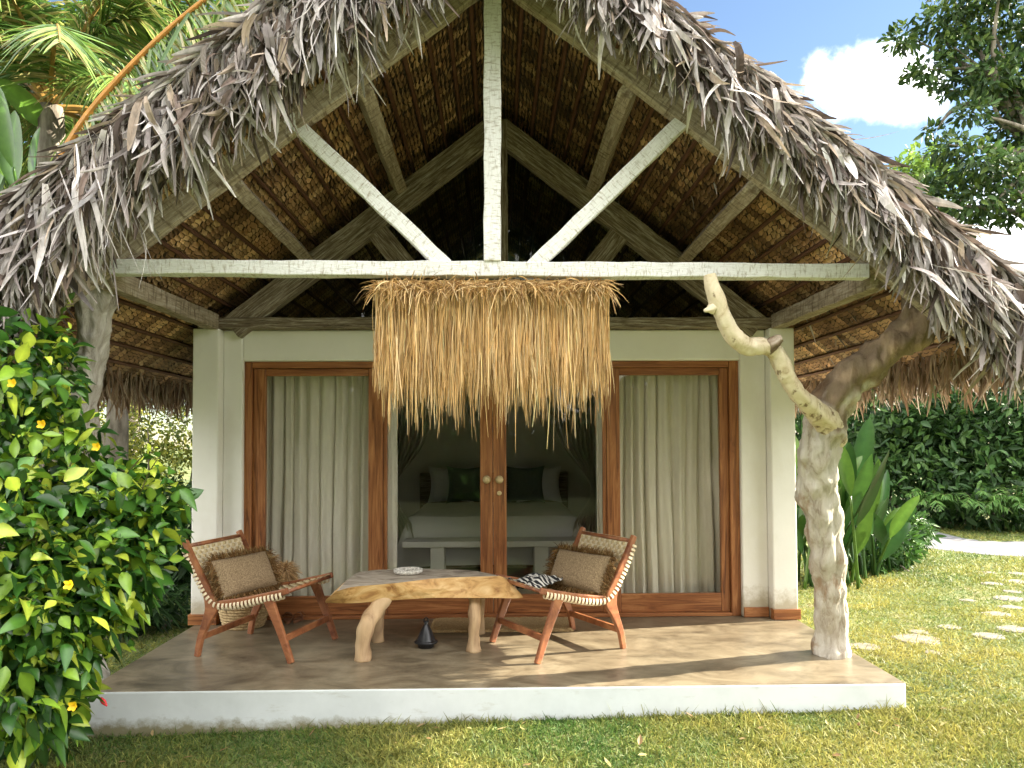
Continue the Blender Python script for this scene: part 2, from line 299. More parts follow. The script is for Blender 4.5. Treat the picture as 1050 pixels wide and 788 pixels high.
def leaves(mb, base, d, n, L, Wd, prof=PROF_LEAF, droop=0, fold=.3, curl=0, col=(1, 1, 1), wob=0, across=3, mi=0, twist=0, mid=1.0):
    base = np.asarray(base, float); N = len(base)
    if N == 0: return mb
    d = unit(np.asarray(d, float)); n = np.asarray(n, float); n = unit(n - d * (n * d).sum(1, keepdims=True)); side = np.cross(d, n)
    L = np.broadcast_to(L, N); Wd = np.broadcast_to(Wd, N); droop = np.broadcast_to(droop, N); curl = np.broadcast_to(curl, N)
    k = len(prof); t = np.linspace(0, 1, k); pr = np.asarray(prof)
    c = base[:, None] + d[:, None] * (L[:, None] * t)[..., None]
    c[..., 2] -= (droop * L)[:, None] * t ** 2
    c += n[:, None] * ((curl * L)[:, None] * t ** 2)[..., None]
    if wob:
        c += side[:, None] * ((RNG.normal(0, wob, (N, 1)) * L[:, None]) * np.sin(t * 3.0 + RNG.uniform(0, 6, (N, 1))) - 0)[..., None]
        c += n[:, None] * ((RNG.normal(0, wob, (N, 1)) * L[:, None]) * np.sin(t * 4.0 + RNG.uniform(0, 6, (N, 1))))[..., None]
    w = (Wd[:, None] * .5 * pr)[..., None]
    tw = np.broadcast_to(twist, N)[:, None] * t; ca, sa = np.cos(tw)[..., None], np.sin(tw)[..., None]
    sd_, nn_ = side[:, None] * ca + n[:, None] * sa, n[:, None] * ca - side[:, None] * sa
    if across == 3:
        V = np.stack([c - sd_ * w + nn_ * w * fold, c, c + sd_ * w + nn_ * w * fold], 2)
    else:
        V = np.stack([c - sd_ * w, c + sd_ * w], 2)
    A = across; idx = np.arange(N * k * A).reshape(N, k, A)
    f = np.stack([idx[:, :-1, :-1], idx[:, :-1, 1:], idx[:, 1:, 1:], idx[:, 1:, :-1]], -1).reshape(-1, 4)
    cc = np.asarray(col, float)
    cc = np.broadcast_to(cc, (N, 3)) if cc.ndim == 1 else cc
    cf = np.repeat(cc, k * A, 0)
    if mid != 1 and A == 3: cf = cf.copy(); cf[1::3] = np.clip(cf[1::3] * mid, 0, 1)
    mb.add(V.reshape(-1, 3), f, cf, mi); return mb
def rnd_dirs(N): return unit(RNG.normal(0, 1, (N, 3)))
def pick(cols, N, jit=.15, wts=None):
    c = np.asarray(cols, float)[RNG.choice(len(cols), N, p=wts)]
    return np.clip(c * (1 + RNG.normal(0, jit, (N, 1))), .003, 1)
def local_beam(name, p0, p1, w, h, mat, parent, up=(0, 0, 1), bev=.006, jit=.004):
    """box beam from p0 to p1; local X runs along the grain; w sideways, h along `up`."""
    p0, p1 = Vector(p0), Vector(p1); x = (p1 - p0); Ln = x.length; x.normalize()
    up = Vector(up); y = up.cross(x).normalized(); z = x.cross(y)
    n = max(2, int(Ln / .12)); mb = MB(); V = []
    for i in range(n + 1):
        for (a, b) in ((-1, -1), (1, -1), (1, 1), (-1, 1)):
            e = jit if 0 < i < n else 0
            V.append((Ln * i / n, a * w / 2 + random.uniform(-e, e), b * h / 2 + random.uniform(-e, e)))
    f = [(4 * i + j, 4 * i + (j + 1) % 4, 4 * i + 4 + (j + 1) % 4, 4 * i + 4 + j) for i in range(n) for j in range(4)]
    f = [q[::-1] for q in f]
    mb.add(V, [*f, (0, 1, 2, 3), tuple(4 * n + j for j in (3, 2, 1, 0))])
    o = mb.build(name, mat, parent, bevel=bev)
    m = Matrix.Identity(4); m.col[0][:3] = x; m.col[1][:3] = y; m.col[2][:3] = z; m.col[3][:3] = p0
    o.matrix_local = m   # parents stand unrotated at the origin
    return o

# ------------------------------------------------------------------ ground
def gz(x, y):
    z = -.205 + .024 * np.clip(x, -2.6, 2.6)
    return z + .012 * np.sin(x * 1.7 + y * .9) * np.cos(y * 1.3)
gx = np.concatenate([[-300, -100, -40, -20], np.arange(-12, 16.1, .4), [20, 40, 100, 300]]); gy = np.concatenate([[-200, -60, -25], np.arange(-12, 20.1, .4), [26, 45, 120, 400]])
X, Y = np.meshgrid(gx, gy, indexing='ij'); mb = MB(); nx, ny = X.shape; idx = np.arange(nx * ny).reshape(nx, ny)
mb.add(np.stack([X, Y, gz(X, Y)], -1).reshape(-1, 3), np.stack([idx[:-1, :-1], idx[1:, :-1], idx[1:, 1:], idx[:-1, 1:]], -1).reshape(-1, 4))
tag(mb.build('lawn', M['soil'], smooth=True), kind='structure')
# sandy path at the right
pathc = [(7.3, 7.2), (6.95, 5.9), (7.3, 5.0), (8.8, 4.5), (12, 4.1), (20, 3.2)]
pw = [.5, .7, .85, .95, 1.0, 1.0]
PC = catmull(np.column_stack([pathc, pw]), 60); tg = unit(np.gradient(PC[:, :2], axis=0)); nrm = np.column_stack([-tg[:, 1], tg[:, 0]])
mb = MB(); V = []
for i in range(60):
    for s_ in (-1, -.5, 0, .5, 1):
        e = 1 + (.12 * mnoise.noise(Vector((i * .35, s_ * 5, 3))) if abs(s_) == 1 else 0)
        p = PC[i, :2] + nrm[i] * PC[i, 2] * s_ * e; V.append((p[0], p[1], float(gz(p[0], p[1])) + .004 + .012 * (1 - s_ * s_)))
mb.add(V, np.array([(i * 5 + j, i * 5 + 5 + j, i * 5 + 6 + j, i * 5 + 1 + j) for i in range(59) for j in range(4)]))
tag(mb.build('path', M['sand'], smooth=True), kind='structure')

# ------------------------------------------------------------------ house
house = empty('thatched_bungalow', (0, 0, 0), 'white thatched bungalow with steep palm leaf roof, open timber gable and glass doors', 'house')
HX = 2.46
mb = MB()
mb.box((-HX, 0, 0), (-2.25, .25, 2.38)); mb.box((2.235, 0, 0), (HX - .02, .25, 2.38))                     # corner piers
XL, XR, ZT = -2.09, 2.02, 2.125
mb.box((-2.249, .1, 0), (XL, .3, 2.379)); mb.box((XR, .1, 0), (2.234, .3, 2.379)); mb.box((XL, .1, ZT), (XR, .3, 2.379))
mb.box((-HX, .252, 0), (-HX + .2, 4.6, 2.38)); mb.box((HX - .22, .252, 0), (HX - .02, 4.6, 2.38))
wall = mb.build('wall', [M['plaster']], house, bevel=.012)
mb = MB(); mb.box((-HX + .2, 4.4, 0), (HX - .22, 4.598, 2.38)); mb.add([(-HX, 4.45, 2.38), (HX, 4.45, 2.38), (0, 4.45, 4.28), (-HX, 4.59, 2.38), (HX, 4.59, 2.38), (0, 4.59, 4.28)], [(0, 1, 2), (5, 4, 3), (0, 2, 5, 3), (1, 4, 5, 2)])
mb.build('back_wall', M['room'], house)
mb = MB(); mb.box((-2.43, -1.6, -.5), (2.43, 4.6, 0)); 
for i, T in enumerate(mb.MI): T[:] = [0, 1, 0, 0, 0, 0]
slab = mb.build('porch_slab', [M['whitewash'], M['cement']], house, bevel=.012)
# wooden skirting at the foot of each pier
for (a, b) in ((-HX - .012, -2.2), (2.2, HX - .008)):
    mb = MB(); x0, x1 = (a, -2.245) if a < 0 else (2.23, b)
    mb.box((x0, -.022, .002), (x1, .06, .085))
    if a < 0: mb.box((x1 + .001, .076, .002), (XL - .003, .098, .083))
    else: mb.box((XR + .003, .076, .002), (x0 - .001, .098, .083))
    mb.build('skirting', M['door_wood'], house, bevel=.004)
mb = MB(); mb.box((-HX + .21, .31, .001), (HX - .23, 4.39, .012)); mb.build('room_floor', M['plaster'], house)
# door joinery: frame, two side windows, two doors
def panel(name, x0, x1, y, wl, wr, wt, wb, z0, z1, depth=.05):
    mb = MB(); e = .0015
    mb.box((x0, y, z0), (x0 + wl, y + depth, z1), 1); mb.box((x1 - wr, y, z0), (x1, y + depth, z1), 1)
    mb.box((x0 + wl + e, y + .004, z1 - wt), (x1 - wr - e, y + depth - .004, z1)); mb.box((x0 + wl + e, y + .004, z0), (x1 - wr - e, y + depth - .004, z0 + wb))
    o = mb.build(name, [M['door_wood'], M['door_wood_v']], house, bevel=.004)
    g = MB(); g.box((x0 + wl - .004, y + depth * .5 - .003, z0 + wb - .004), (x1 - wr + .004, y + depth * .5 + .003, z1 - wt + .004)); g.build('glass_pane', M['glass'], o)
    return o
mb = MB(); yj = .14
mb.box((XL + .002, yj, 0), (XL + .062, yj + .13, ZT - .002), 1); mb.box((XR - .08, yj, 0), (XR - .002, yj + .13, ZT - .002), 1); mb.box((XL + .064, yj + .002, ZT - .055), (XR - .082, yj + .13, ZT - .002))
mb.box((XL + .064, yj - .01, .001), (XR - .082, yj + .14, .03))
mb.build('door_frame', [M['door_wood'], M['door_wood_v']], house, bevel=.004)
z0, z1 = .032, ZT - .057
wx = [XL + .064, -.955, 0.0, .92, XR - .083]
dl, dm, dr = at(393, 500, .2).x, at(505.5, 500, .2).x, at(622, 500, .2).x
panel('side_window', XL + .065, dl, .17, .1, .12, .06, .15, z0, z1)
panel('side_window', dr, XR - .083, .17, .11, .07, .06, .15, z0, z1)
d1 = panel('door', dl + .003, dm - .0015, .185, .03, .105, .06, .15, z0, z1, .045)
d2 = panel('door', dm + .0015, dr - .003, .185, .112, .03, .06, .15, z0, z1, .045)
for d, px in ((d1, 499), (d2, 512)):
    p = at(px, 492, .18); m = MB(); lathe(m, [(.0, .0), (.034, .0), (.034, .006), (.018, .012), (.014, .03), (.026, .036), (.028, .05), (.018, .06), (0, .061)], 20)
    o = m.build('knob', M['brass'], d, smooth=True); o.rotation_euler = (R(90), 0, 0); o.location = (p.x, .184, p.z)
p = at(512, 506, .18); m = MB(); lathe(m, [(0, 0), (.02, 0), (.02, .008), (.012, .012), (0, .012)], 16); o = m.build('lock', M['brass'], d2, smooth=True); o.rotation_euler = (R(90), 0, 0); o.location = (p.x, .184, p.z)
# gable glazing
mb = MB(); mb.add([(-2.0, .12, 2.47), (2.0, .12, 2.47), (0, .12, 4.05), (-2.0, .128, 2.47), (2.0, .128, 2.47), (0, .128, 4.05)], [(0, 1, 2), (5, 4, 3)]); mb.build('gable_window', M['gable_glass'], house)

# ---- roof timbers.  front truss plane y=-1.67, rear truss on the wall y=.05
YF, YB = -1.67, .06
def fr(px, py): return at(px, py, YF)
apexF = Vector((0, YF, 4.33)); SL = .765
def rafter(y, x0, zoff, w, h, mat, name='rafter'):
    for s in (-1, 1):
        a = Vector((s * .0, y, 4.35 + zoff)); b = Vector((s * x0, y, 4.35 + zoff - SL * x0))
        local_beam(name, a + Vector((s * .02, 0, 0)), b, w, h, mat, house, up=(0, 0, 1))
rafter(YF, 3.0, -.10, .07, .15, M['grey_timber'])
rafter(YB, 2.16, -.31, .1, .2, M['brown_timber'])
a, b = fr(116, 275), fr(888, 279.5)
local_beam('tie_beam', a, b, .09, .085, M['white_timber'], house)
local_beam('king_post', fr(505, 270), fr(505, -20), .10, .12, M['white_timber'], house, up=(0, 1, 0))
local_beam('king_post', (.03, YB - .02, 2.46), (.03, YB - .02, 4.1), .12, .1, M['brown_timber'], house, up=(0, 1, 0))
for (p, q) in (((297, 122), (458, 274)), ((703, 122), (545, 276))):
    local_beam('strut', fr(*p) + Vector((0, -.0, 0)), fr(*q), .07, .088, M['white_timber'], house)
for (p, q) in (((372, 220), (425, 285)), ((646, 226), (590, 300))):
    local_beam('strut', at(*p, YB), at(*q, YB), .08, .17, M['brown_timber'], house)
local_beam('wall_plate', (-2.42, .06, 2.425), (2.4, .06, 2.425), .12, .085, M['brown_timber'], house)
for s in (-1, 1):   # purlins running from front truss to the wall truss
    for x in (.80, 1.56):
        z = 4.35 - SL * x - .17
        local_beam('purlin', (s * x, YF + .04, z), (s * x, YB - .04, z - .02), .09, .11, M['grey_timber'], house, up=(s * SL, 0, 1))
    local_beam('plate_beam', (s * 2.3, YF + .05, 2.42), (s * 2.3, 0.0, 2.43), .1, .12, M['grey_timber'], house)

# ---- thatch lining seen from below
ZU, SU, XE = 4.37, .77, 3.15
mb = MB(); nl = math.hypot(1, SU); y0, y1 = -1.98, 5.0
BR = np.array([[.30, .19, .10], [.25, .155, .085], [.36, .24, .13], [.2, .125, .07], [.42, .30, .17]])
for s in (-1, 1):
    db = np.array([s / nl, 0, -SU / nl]); nb = np.array([-s * SU / nl, 0, -1 / nl])    # downslope, downward normal
    ncourse = int(XE * nl / .175)
    for ci in range(ncourse):
        b0 = .05 + ci * .175 + random.uniform(-.012, .012)
        yy = y0
        # batten
        o0 = np.array([0, 0, ZU]) + db * (b0) + nb * .03
        tube(mb, [o0 + np.array([0, yv, 0]) + nb * random.uniform(-.006, .006) for yv in np.linspace(y0, y1, 14)], .016, 6, col=(.13, .065, .04))
        Yc, Wc = [], []
        while yy < y1:
            w = random.uniform(.05, .095); Yc.append(yy + w / 2); Wc.append(w); yy += w + random.uniform(.004, .014)
        P = len(Yc); Yc, Wc = np.array(Yc), np.array(Wc)
        pc = pick(BR, P, .2) * 1.5 * np.array([[1 + .55 * mnoise.noise(Vector((yq * 1.1, ci * .35, s * 3)))] for yq in Yc])
        lift = RNG.uniform(0, .012, P)
        for j in range(5):
            bb = b0 + .014 + j * .033 + RNG.normal(0, .003, P); ln = .036 + RNG.normal(0, .003, P)
            arc = .007 + RNG.normal(0, .004, P); sk = RNG.normal(0, .007, P)
            lip_shade = RNG.uniform(.12, .45, (P, 1))
            for part in (0, 1):          # the leaflet, then a dark strip painting the shadow at its lip
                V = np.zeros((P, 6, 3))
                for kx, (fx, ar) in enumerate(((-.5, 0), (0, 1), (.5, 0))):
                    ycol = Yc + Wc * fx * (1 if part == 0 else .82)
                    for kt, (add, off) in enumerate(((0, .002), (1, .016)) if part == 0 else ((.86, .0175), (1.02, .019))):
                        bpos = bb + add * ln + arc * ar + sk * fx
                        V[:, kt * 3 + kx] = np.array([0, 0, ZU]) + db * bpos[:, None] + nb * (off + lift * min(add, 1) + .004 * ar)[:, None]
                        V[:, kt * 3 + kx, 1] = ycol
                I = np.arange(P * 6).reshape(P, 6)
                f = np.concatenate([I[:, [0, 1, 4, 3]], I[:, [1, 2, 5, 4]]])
                cc = pc * (1 + RNG.normal(0, .1, (P, 1))) * (1 if part == 0 else lip_shade)
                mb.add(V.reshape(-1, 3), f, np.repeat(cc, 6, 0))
roof = MB()
ZTOP, STOP, RCX = 4.66, .80, -.14
def ztop(X): return ZTOP - STOP * np.abs(X - RCX)
for s in (-1, 1):
    V = []
    yy = np.linspace(-1.97, 5.02, 30); xx = np.linspace(0, XE + .05, 18)
    for layer in (0, 1):
        for x in xx:
            for y in yy:
                z = (ZU - SU * x + .012) if layer == 0 else (max(ZU - SU * x + .06, float(ztop(s * x)) - .03) + .03 * mnoise.noise(Vector((x * 3 * s, y * 2, 1))))
                V.append((s * x, y, z))
    a_, b_ = len(xx), len(yy); I = np.arange(2 * a_ * b_).reshape(2, a_, b_); fs = []
    for l in (0, 1): fs.append(np.stack([I[l, :-1, :-1], I[l, 1:, :-1], I[l, 1:, 1:], I[l, :-1, 1:]], -1).reshape(-1, 4))
    for j in (0, b_ - 1): fs.append(np.stack([I[0, :-1, j], I[0, 1:, j], I[1, 1:, j], I[1, :-1, j]], -1))
    fs.append(np.stack([I[0, -1, :-1], I[0, -1, 1:], I[1, -1, 1:], I[1, -1, :-1]], -1))
    roof.add(V, np.concatenate(fs))
roof_o = roof.build('roof', M['roof_core'], house)
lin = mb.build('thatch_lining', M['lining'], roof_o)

# ---- shaggy dried palm leaf fringe
TH = np.array([[.43, .395, .375], [.31, .275, .26], [.57, .54, .53], [.19, .145, .12], [.44, .36, .28], [.76, .73, .72], [.08, .06, .05]])
THW = [.2, .18, .18, .12, .11, .10, .11]
mb = MB()
def rake(N, s, row, zlo, zhi, Lr, Wr, fwd, side):
    x = RNG.uniform(0.0, XE + .05, N); zt = ztop(s * x)
    if s > 0: zlo, zhi, Lr = zlo * .6, zhi * .6, (Lr[0] * .85, Lr[1] * .85)
    low = np.clip((x - 1.9) / 1.2, 0, 1)
    clump = np.array([mnoise.noise(Vector((xx * 4.5 * s, row * 3.1, 0))) for xx in x])
    z = zt - RNG.uniform(zlo, zhi, N) * (1 + .35 * low)
    y = -2.0 - RNG.uniform(0, .07, N) - fwd * (zhi - (zt - z)) - .12 * clump
    d = np.column_stack([s * RNG.normal(side, .17, N) + .35 * clump, RNG.normal(-.12, .16, N), -np.ones(N)])
    nrm_ = np.column_stack([RNG.normal(0, .7, N), -np.ones(N), RNG.normal(0, .3, N)])
    L = RNG.uniform(*Lr, N) * (1 + .35 * low) * (1 + .75 * clump)
    leaves(mb, np.column_stack([s * x, y, z]), d, nrm_, L, RNG.uniform(*Wr, N), PROF_STRIP, droop=RNG.uniform(0, .2, N), fold=RNG.uniform(.2, .9),
           curl=RNG.normal(0, .28, N), col=pick(TH, N, .2, THW), wob=.10, twist=RNG.normal(0, 1.7, N))
for s in (-1, 1):
    for (row, zlo, zhi) in ((0, .02, .1), (1, .08, .18), (2, .14, .26), (3, .22, .34), (4, .05, .3)):
        rake(820, s, row, zlo, zhi, (.18, .36), (.010, .046), .25, .05)
    rake(550, s, 5, .02, .3, (.2, .40), (.004, .012), .3, .05)          # thin strings
    rake(60, s, 6, .05, .3, (.22, .38), (.04, .06), .45, .05)         # broad dry blades
    # top surface courses and the shaggy outline
    N = 3800; x = RNG.uniform(0, XE + .05, N); y = -2.05 + 2.6 * RNG.uniform(0, 1, N) ** 2.2
    zt = ztop(s * x) + RNG.uniform(-.03, .02, N)
    d = np.column_stack([s * np.ones(N) + RNG.normal(0, .25, N), RNG.normal(-.35, .45, N), -STOP * np.ones(N) + RNG.normal(.06, .09, N)])
    nrm_ = np.column_stack([s * STOP + RNG.normal(0, .4, N), RNG.normal(0, .4, N), np.ones(N)])
    leaves(mb, np.column_stack([s * x, y, zt]), d, nrm_, RNG.uniform(.12, .34, N), RNG.uniform(.015, .045, N), PROF_STRIP, droop=RNG.uniform(0, .2, N), fold=.5, curl=RNG.normal(0, .15, N), col=pick(TH, N, .16, THW), wob=.05)
    N = 700                                                            # stray stems lying along the outline
    x = RNG.uniform(0, XE, N); y = RNG.uniform(-2.12, -1.85, N); zt = ztop(s * x) + RNG.uniform(-.06, .015, N)
    d = np.column_stack([s * np.ones(N), RNG.normal(-.1, .2, N), -STOP + RNG.normal(-.02, .09, N)])
    leaves(mb, np.column_stack([s * x, y, zt]), d, np.column_stack([RNG.normal(0, .5, N), RNG.normal(0, .5, N), np.ones(N)]), RNG.uniform(.15, .32, N), RNG.uniform(.012, .035, N), PROF_STRIP, droop=RNG.uniform(0, .25, N), fold=.6, col=pick(TH, N, .15, THW), wob=.06, twist=RNG.normal(0, .8, N))
    # side eave: long strips hanging
    N = 2600; y = RNG.uniform(-2.0, 5.0, N); x = XE - RNG.uniform(-.03, .16, N); z = ZU - SU * x + RNG.uniform(-.02, .18, N)
    d = np.column_stack([s * RNG.normal(.08, .12, N), RNG.normal(0, .1, N), -np.ones(N)])
    nrm_ = np.column_stack([s * np.ones(N), RNG.normal(0, .5, N), RNG.normal(0, .2, N)])
    BRW = np.array([[.30, .20, .13], [.38, .28, .19], [.24, .15, .09], [.44, .35, .26]])
    leaves(mb, np.column_stack([s * x, y, z]), d, nrm_, RNG.uniform(.14, .34, N), RNG.uniform(.012, .032, N), PROF_STRIP, fold=.5, curl=RNG.normal(0, .15, N), col=pick(BRW, N, .15), wob=.04)
tag(mb.build('thatch_fringe', M['thatch'], roof_o, smooth=False), kind='stuff')

# ---- trunk posts
def trunk(pts, n, mat, parent, name, seg=56, rough=.16, freq=7, ridge=.05, fine=.20):
    P = [tuple(at(px, py, Y)) for px, py, Y, r in pts]; rr = [r for *_, r in pts]
    m = MB(); tube(m, P, rr, seg, n * 2, rough, freq, ridge=ridge, fine=fine); return m.build(name, mat, parent, smooth=True)
b0 = onz(853, 671, 0)
tp = trunk([(853, 674, b0.y, .125), (853, 655, b0.y, .105), (852, 620, b0.y - .04, .105), (848, 570, b0.y - .1, .112), (841, 520, b0.y - .18, .118), (838, 480, b0.y - .24, .122), (842, 445, b0.y - .30, .135), (852, 415, b0.y - .36, .135), (870, 390, b0.y - .40, .12),
            (895, 371, b0.y - .44, .112), (918, 353, b0.y - .48, .108), (938, 336, b0.y - .5, .118), (947, 308, b0.y - .5, .12), (941, 265, b0.y - .5, .10)], 75, M['pale_trunk'], house, 'trunk_post', rough=.18)
def bark_stain(o, z0):
    """brown bark left on the upper part of the post, bare pale wood below"""
    me = o.data; c = me.color_attributes['col'].data
    for i, v in enumerate(me.vertices):
        n = mnoise.noise(v.co * 5) * .35 + mnoise.noise(v.co * 14) * .22
        t = min(1, max(0, (v.co.z - z0 + n) / .12)); g = .75 + .9 * max(0, mnoise.noise(v.co * 11 + Vector((3, 1, 2))) + .1)
        c[i].color = (1 + t * (.58 * g - 1), 1 + t * (.46 * g - 1), 1 + t * (.36 * g - 1), 1)
bark_stain(tp, at(845, 425, b0.y - .3).z)
trunk([(860, 452, b0.y - .27, .06), (850, 434, b0.y - .38, .092), (834, 420, b0.y - .50, .062), (815, 400, b0.y - .62, .051), (803, 378, b0.y - .67, .05), (795, 362, b0.y - .70, .05), (783, 356, b0.y - .72, .052), (765, 356, b0.y - .76, .053), (752, 345, b0.y - .8, .05), (740, 322, b0.y - .83, .046), (735, 305, b0.y - .85, .047), (730, 293, b0.y - .85, .040), (728, 282, b0.y - .85, .034)], 80, M['smooth_branch'], tp, 'branch', rough=.09, freq=9, ridge=.03, fine=.12)
trunk([(789, 361, b0.y - .71, .036), (792, 354, b0.y - .735, .038), (797, 349, b0.y - .75, .034), (802, 347, b0.y - .76, .018)], 16, M['dark_limb'], tp, 'knot', rough=.3, freq=20)
trunk([(733, 316, b0.y - .84, .03), (726, 318, b0.y - .865, .02), (722, 319, b0.y - .87, .008)], 10, M['smooth_branch'], tp, 'knot', rough=.3, freq=20)
trunk([(80, 700, -1.15, .13), (84, 600, -1.2, .11), (88, 480, -1.3, .095), (84, 420, -1.38, .085), (88, 380, -1.4, .085), (95, 340, -1.45, .095), (98, 300, -1.5, .095), (96, 262, -1.5, .11)], 60, M['grey_trunk'], house, 'trunk_post', rough=.22)

# ------------------------------------------------------------------ inside the room
mb = MB()
def curtain(x0, x1, label, folds, y=.36):
    m = MB(); nxx = 220; nz_ = 14; V = []
    for k in range(nz_):
        z = .035 + (2.06 - .035) * k / (nz_ - 1)
        for i in range(nxx):
            u = i / (nxx - 1); x = x0 + (x1 - x0) * u; ph = u * folds * 2 * math.pi
            ph += 2.6 * mnoise.noise(Vector((u * 4.5, z * .35, x0 * 3))) + 1.2 * mnoise.noise(Vector((u * 11, z * .5, x0)))
            amp = .6 + .8 * (mnoise.noise(Vector((u * 6, 3, x0))) + .5)
            a = amp * (.026 * math.sin(ph) + .010 * math.sin(ph * 2.3 + 1 + z * .4)) + .012 * mnoise.noise(Vector((u * 22, z * 1.1, 2))) + .02 * mnoise.noise(Vector((u * 3, z * 1.4, x0)))
            V.append((x + .012 * math.cos(ph), y + a * (1.15 - .2 * z / 2), z))
    m.add(V, np.array([(k * nxx + i, k * nxx + i + 1, (k + 1) * nxx + i + 1, (k + 1) * nxx + i) for k in range(nz_ - 1) for i in range(nxx - 1)]))
    return tag(m.build('curtain', M['linen'], smooth=True), label, 'curtain', 'curtains behind the glass')
curtain(-1.99, at(406, 500, .36).x, 'pale linen curtain hanging in folds behind the left side window', 10)
curtain(at(611, 500, .36).x, 1.93, 'pale linen curtain hanging in folds behind the right side window', 10)
bed = empty('bed', (-.05, 2.9, 0), 'double bed with white duvet seen through the glass doors', 'bed')
def pillow_mesh(w, h, t, n=18, p=3.2, pinch=.1):
    V = []; 
    for sgn in (1, -1):
        for i in range(n + 1):
            for j in range(n + 1):
                u, v = 2 * i / n - 1, 2 * j / n - 1
                th = t / 2 * ((1 - abs(u) ** p) * (1 - abs(v) ** p)) ** .5
                k = 1 - pinch * (1 - max(abs(u), abs(v)) ** 2) * 0
                cx = u * (1 - pinch * (1 - v * v) * abs(u) ** 6 * -0 - pinch * .5 * (1 - v * v) * (u * u)); cy = v * (1 - pinch * .5 * (1 - u * u) * (v * v))
                V.append((cx * w / 2, sgn * th, cy * h / 2))
    I = np.arange(2 * (n + 1) ** 2).reshape(2, n + 1, n + 1)
    f = np.concatenate([np.stack([I[l, :-1, :-1], I[l, 1:, :-1], I[l, 1:, 1:], I[l, :-1, 1:]], -1).reshape(-1, 4)[:, ::(1 if l else -1)] for l in (0, 1)])
    return np.array(V), f
mb = MB()
nxx, nyy = 40, 30; V = []
for i in range(nxx + 1):
    for j in range(nyy + 1):
        u = 2 * i / nxx - 1; v = j / nyy
        x = u * 1.06; y = -1.08 + v * 2.1
        edge = max(0, abs(x) - .9) / .16; fr_ = max(0, (-.95 - y)) / .13
        z = .66 - .5 * min(1, max(edge, fr_)) ** 1.6 + .012 * mnoise.noise(Vector((x * 4, y * 4, 0))) - .03 * (abs(u) ** 6)
        V.append((x, y, z))
I = np.arange((nxx + 1) * (nyy + 1)).reshape(nxx + 1, nyy + 1)
mb.add(V, np.stack([I[:-1, :-1], I[1:, :-1], I[1:, 1:], I[:-1, 1:]], -1).reshape(-1, 4)); mb.build('duvet', M['bed_linen'], bed, smooth=True)
mb = MB(); mb.box((-.93, -.95, .25), (.93, 1.05, .6)); mb.build('mattress', M['bed_linen'], bed, bevel=.04)
mb = MB(); mb.box((-.96, -.98, .12), (.96, 1.1, .248)); mb.box((-1.0, 1.1, 0), (1.0, 1.17, 1.05)); mb.build('bed_base', M['brown_timber'], bed, bevel=.01)
for (x, y, z, w, h, mat_, lab, nm) in (
    (-.62, 3.86, .9, .62, .5, 'bed_linen', 'white pillow leaning on the headboard at the left of the bed', 'pillow'), (.55, 3.86, .9, .62, .5, 'bed_linen', 'white pillow leaning on the headboard at the right of the bed', 'pillow'),
    (-.42, 3.68, .91, .50, .5, 'dark_fabric', 'dark square cushion on the bed, left of the door stiles', 'bed_cushion'), (.36, 3.68, .91, .52, .5, 'dark_fabric', 'dark square cushion on the bed, right of the door stiles', 'bed_cushion')):
    m = MB(); v, f = pillow_mesh(w, h, .2, pinch=.3); m.add(v, f); o = m.build(nm, M[mat_], smooth=True); o.location = (x, y, z); o.rotation_euler = (R(-14), 0, 0)
    tag(o, lab, 'pillow' if nm == 'pillow' else 'cushion', 'pillows on the bed')
bench = empty('bench', (-.06, 1.62, 0), 'long low bench standing at the foot of the bed', 'bench')
mb = MB(); mb.box((-.9, -.17, .40), (.88, .17, .46)); mb.build('bench_top', M['room'], bench, bevel=.008)
for x in (-.55, .5):
    mb = MB(); mb.box((x - .07, -.14, 0), (x + .07, .14, .4)); mb.build('leg', M['room'], bench, bevel=.006)
# mosquito net tied back round the bed
net = empty('mosquito_net', (-.05, 2.9, 0), 'pale mosquito net tied back at both sides of the bed', 'net')
for s in (-1, 1):
    m = MB(); V = []; nr = 24; nc = 40
    for k in range(nr):
        t = k / (nr - 1); z = 2.3 - 1.95 * t
        pin = math.exp(-((z - .95) / .35) ** 2)
        for i in range(nc):
            u = i / (nc - 1); wv = .45 * (1 - .85 * pin) * (1.1 - .4 * t)
            x = s * (1.1 - (1 - u) * wv); V.append((x, -1.02 + .05 * math.sin(u * 40) * (1 - .5 * pin) + .25 * u * (1 - pin), z))
    m.add(V, np.array([(k * nc + i, k * nc + i + 1, (k + 1) * nc + i + 1, (k + 1) * nc + i) for k in range(nr - 1) for i in range(nc - 1)])); m.build('net_drape', M['net'], net, smooth=True)
m = MB(); V = []; nc = 90; nr = 10
for k in range(nr):
    for i in range(nc):
        u = i / (nc - 1); sag = abs(math.sin(u * math.pi * 3)); V.append((-1.1 + 2.2 * u, -1.03 + .03 * math.sin(k * 2.2 + u * 3), 2.3 - (.3 + .28 * sag) * k / (nr - 1)))
m.add(V, np.array([(k * nc + i, k * nc + i + 1, (k + 1) * nc + i + 1, (k + 1) * nc + i) for k in range(nr - 1) for i in range(nc - 1)])); m.build('net_valance', M['net'], net, smooth=True)

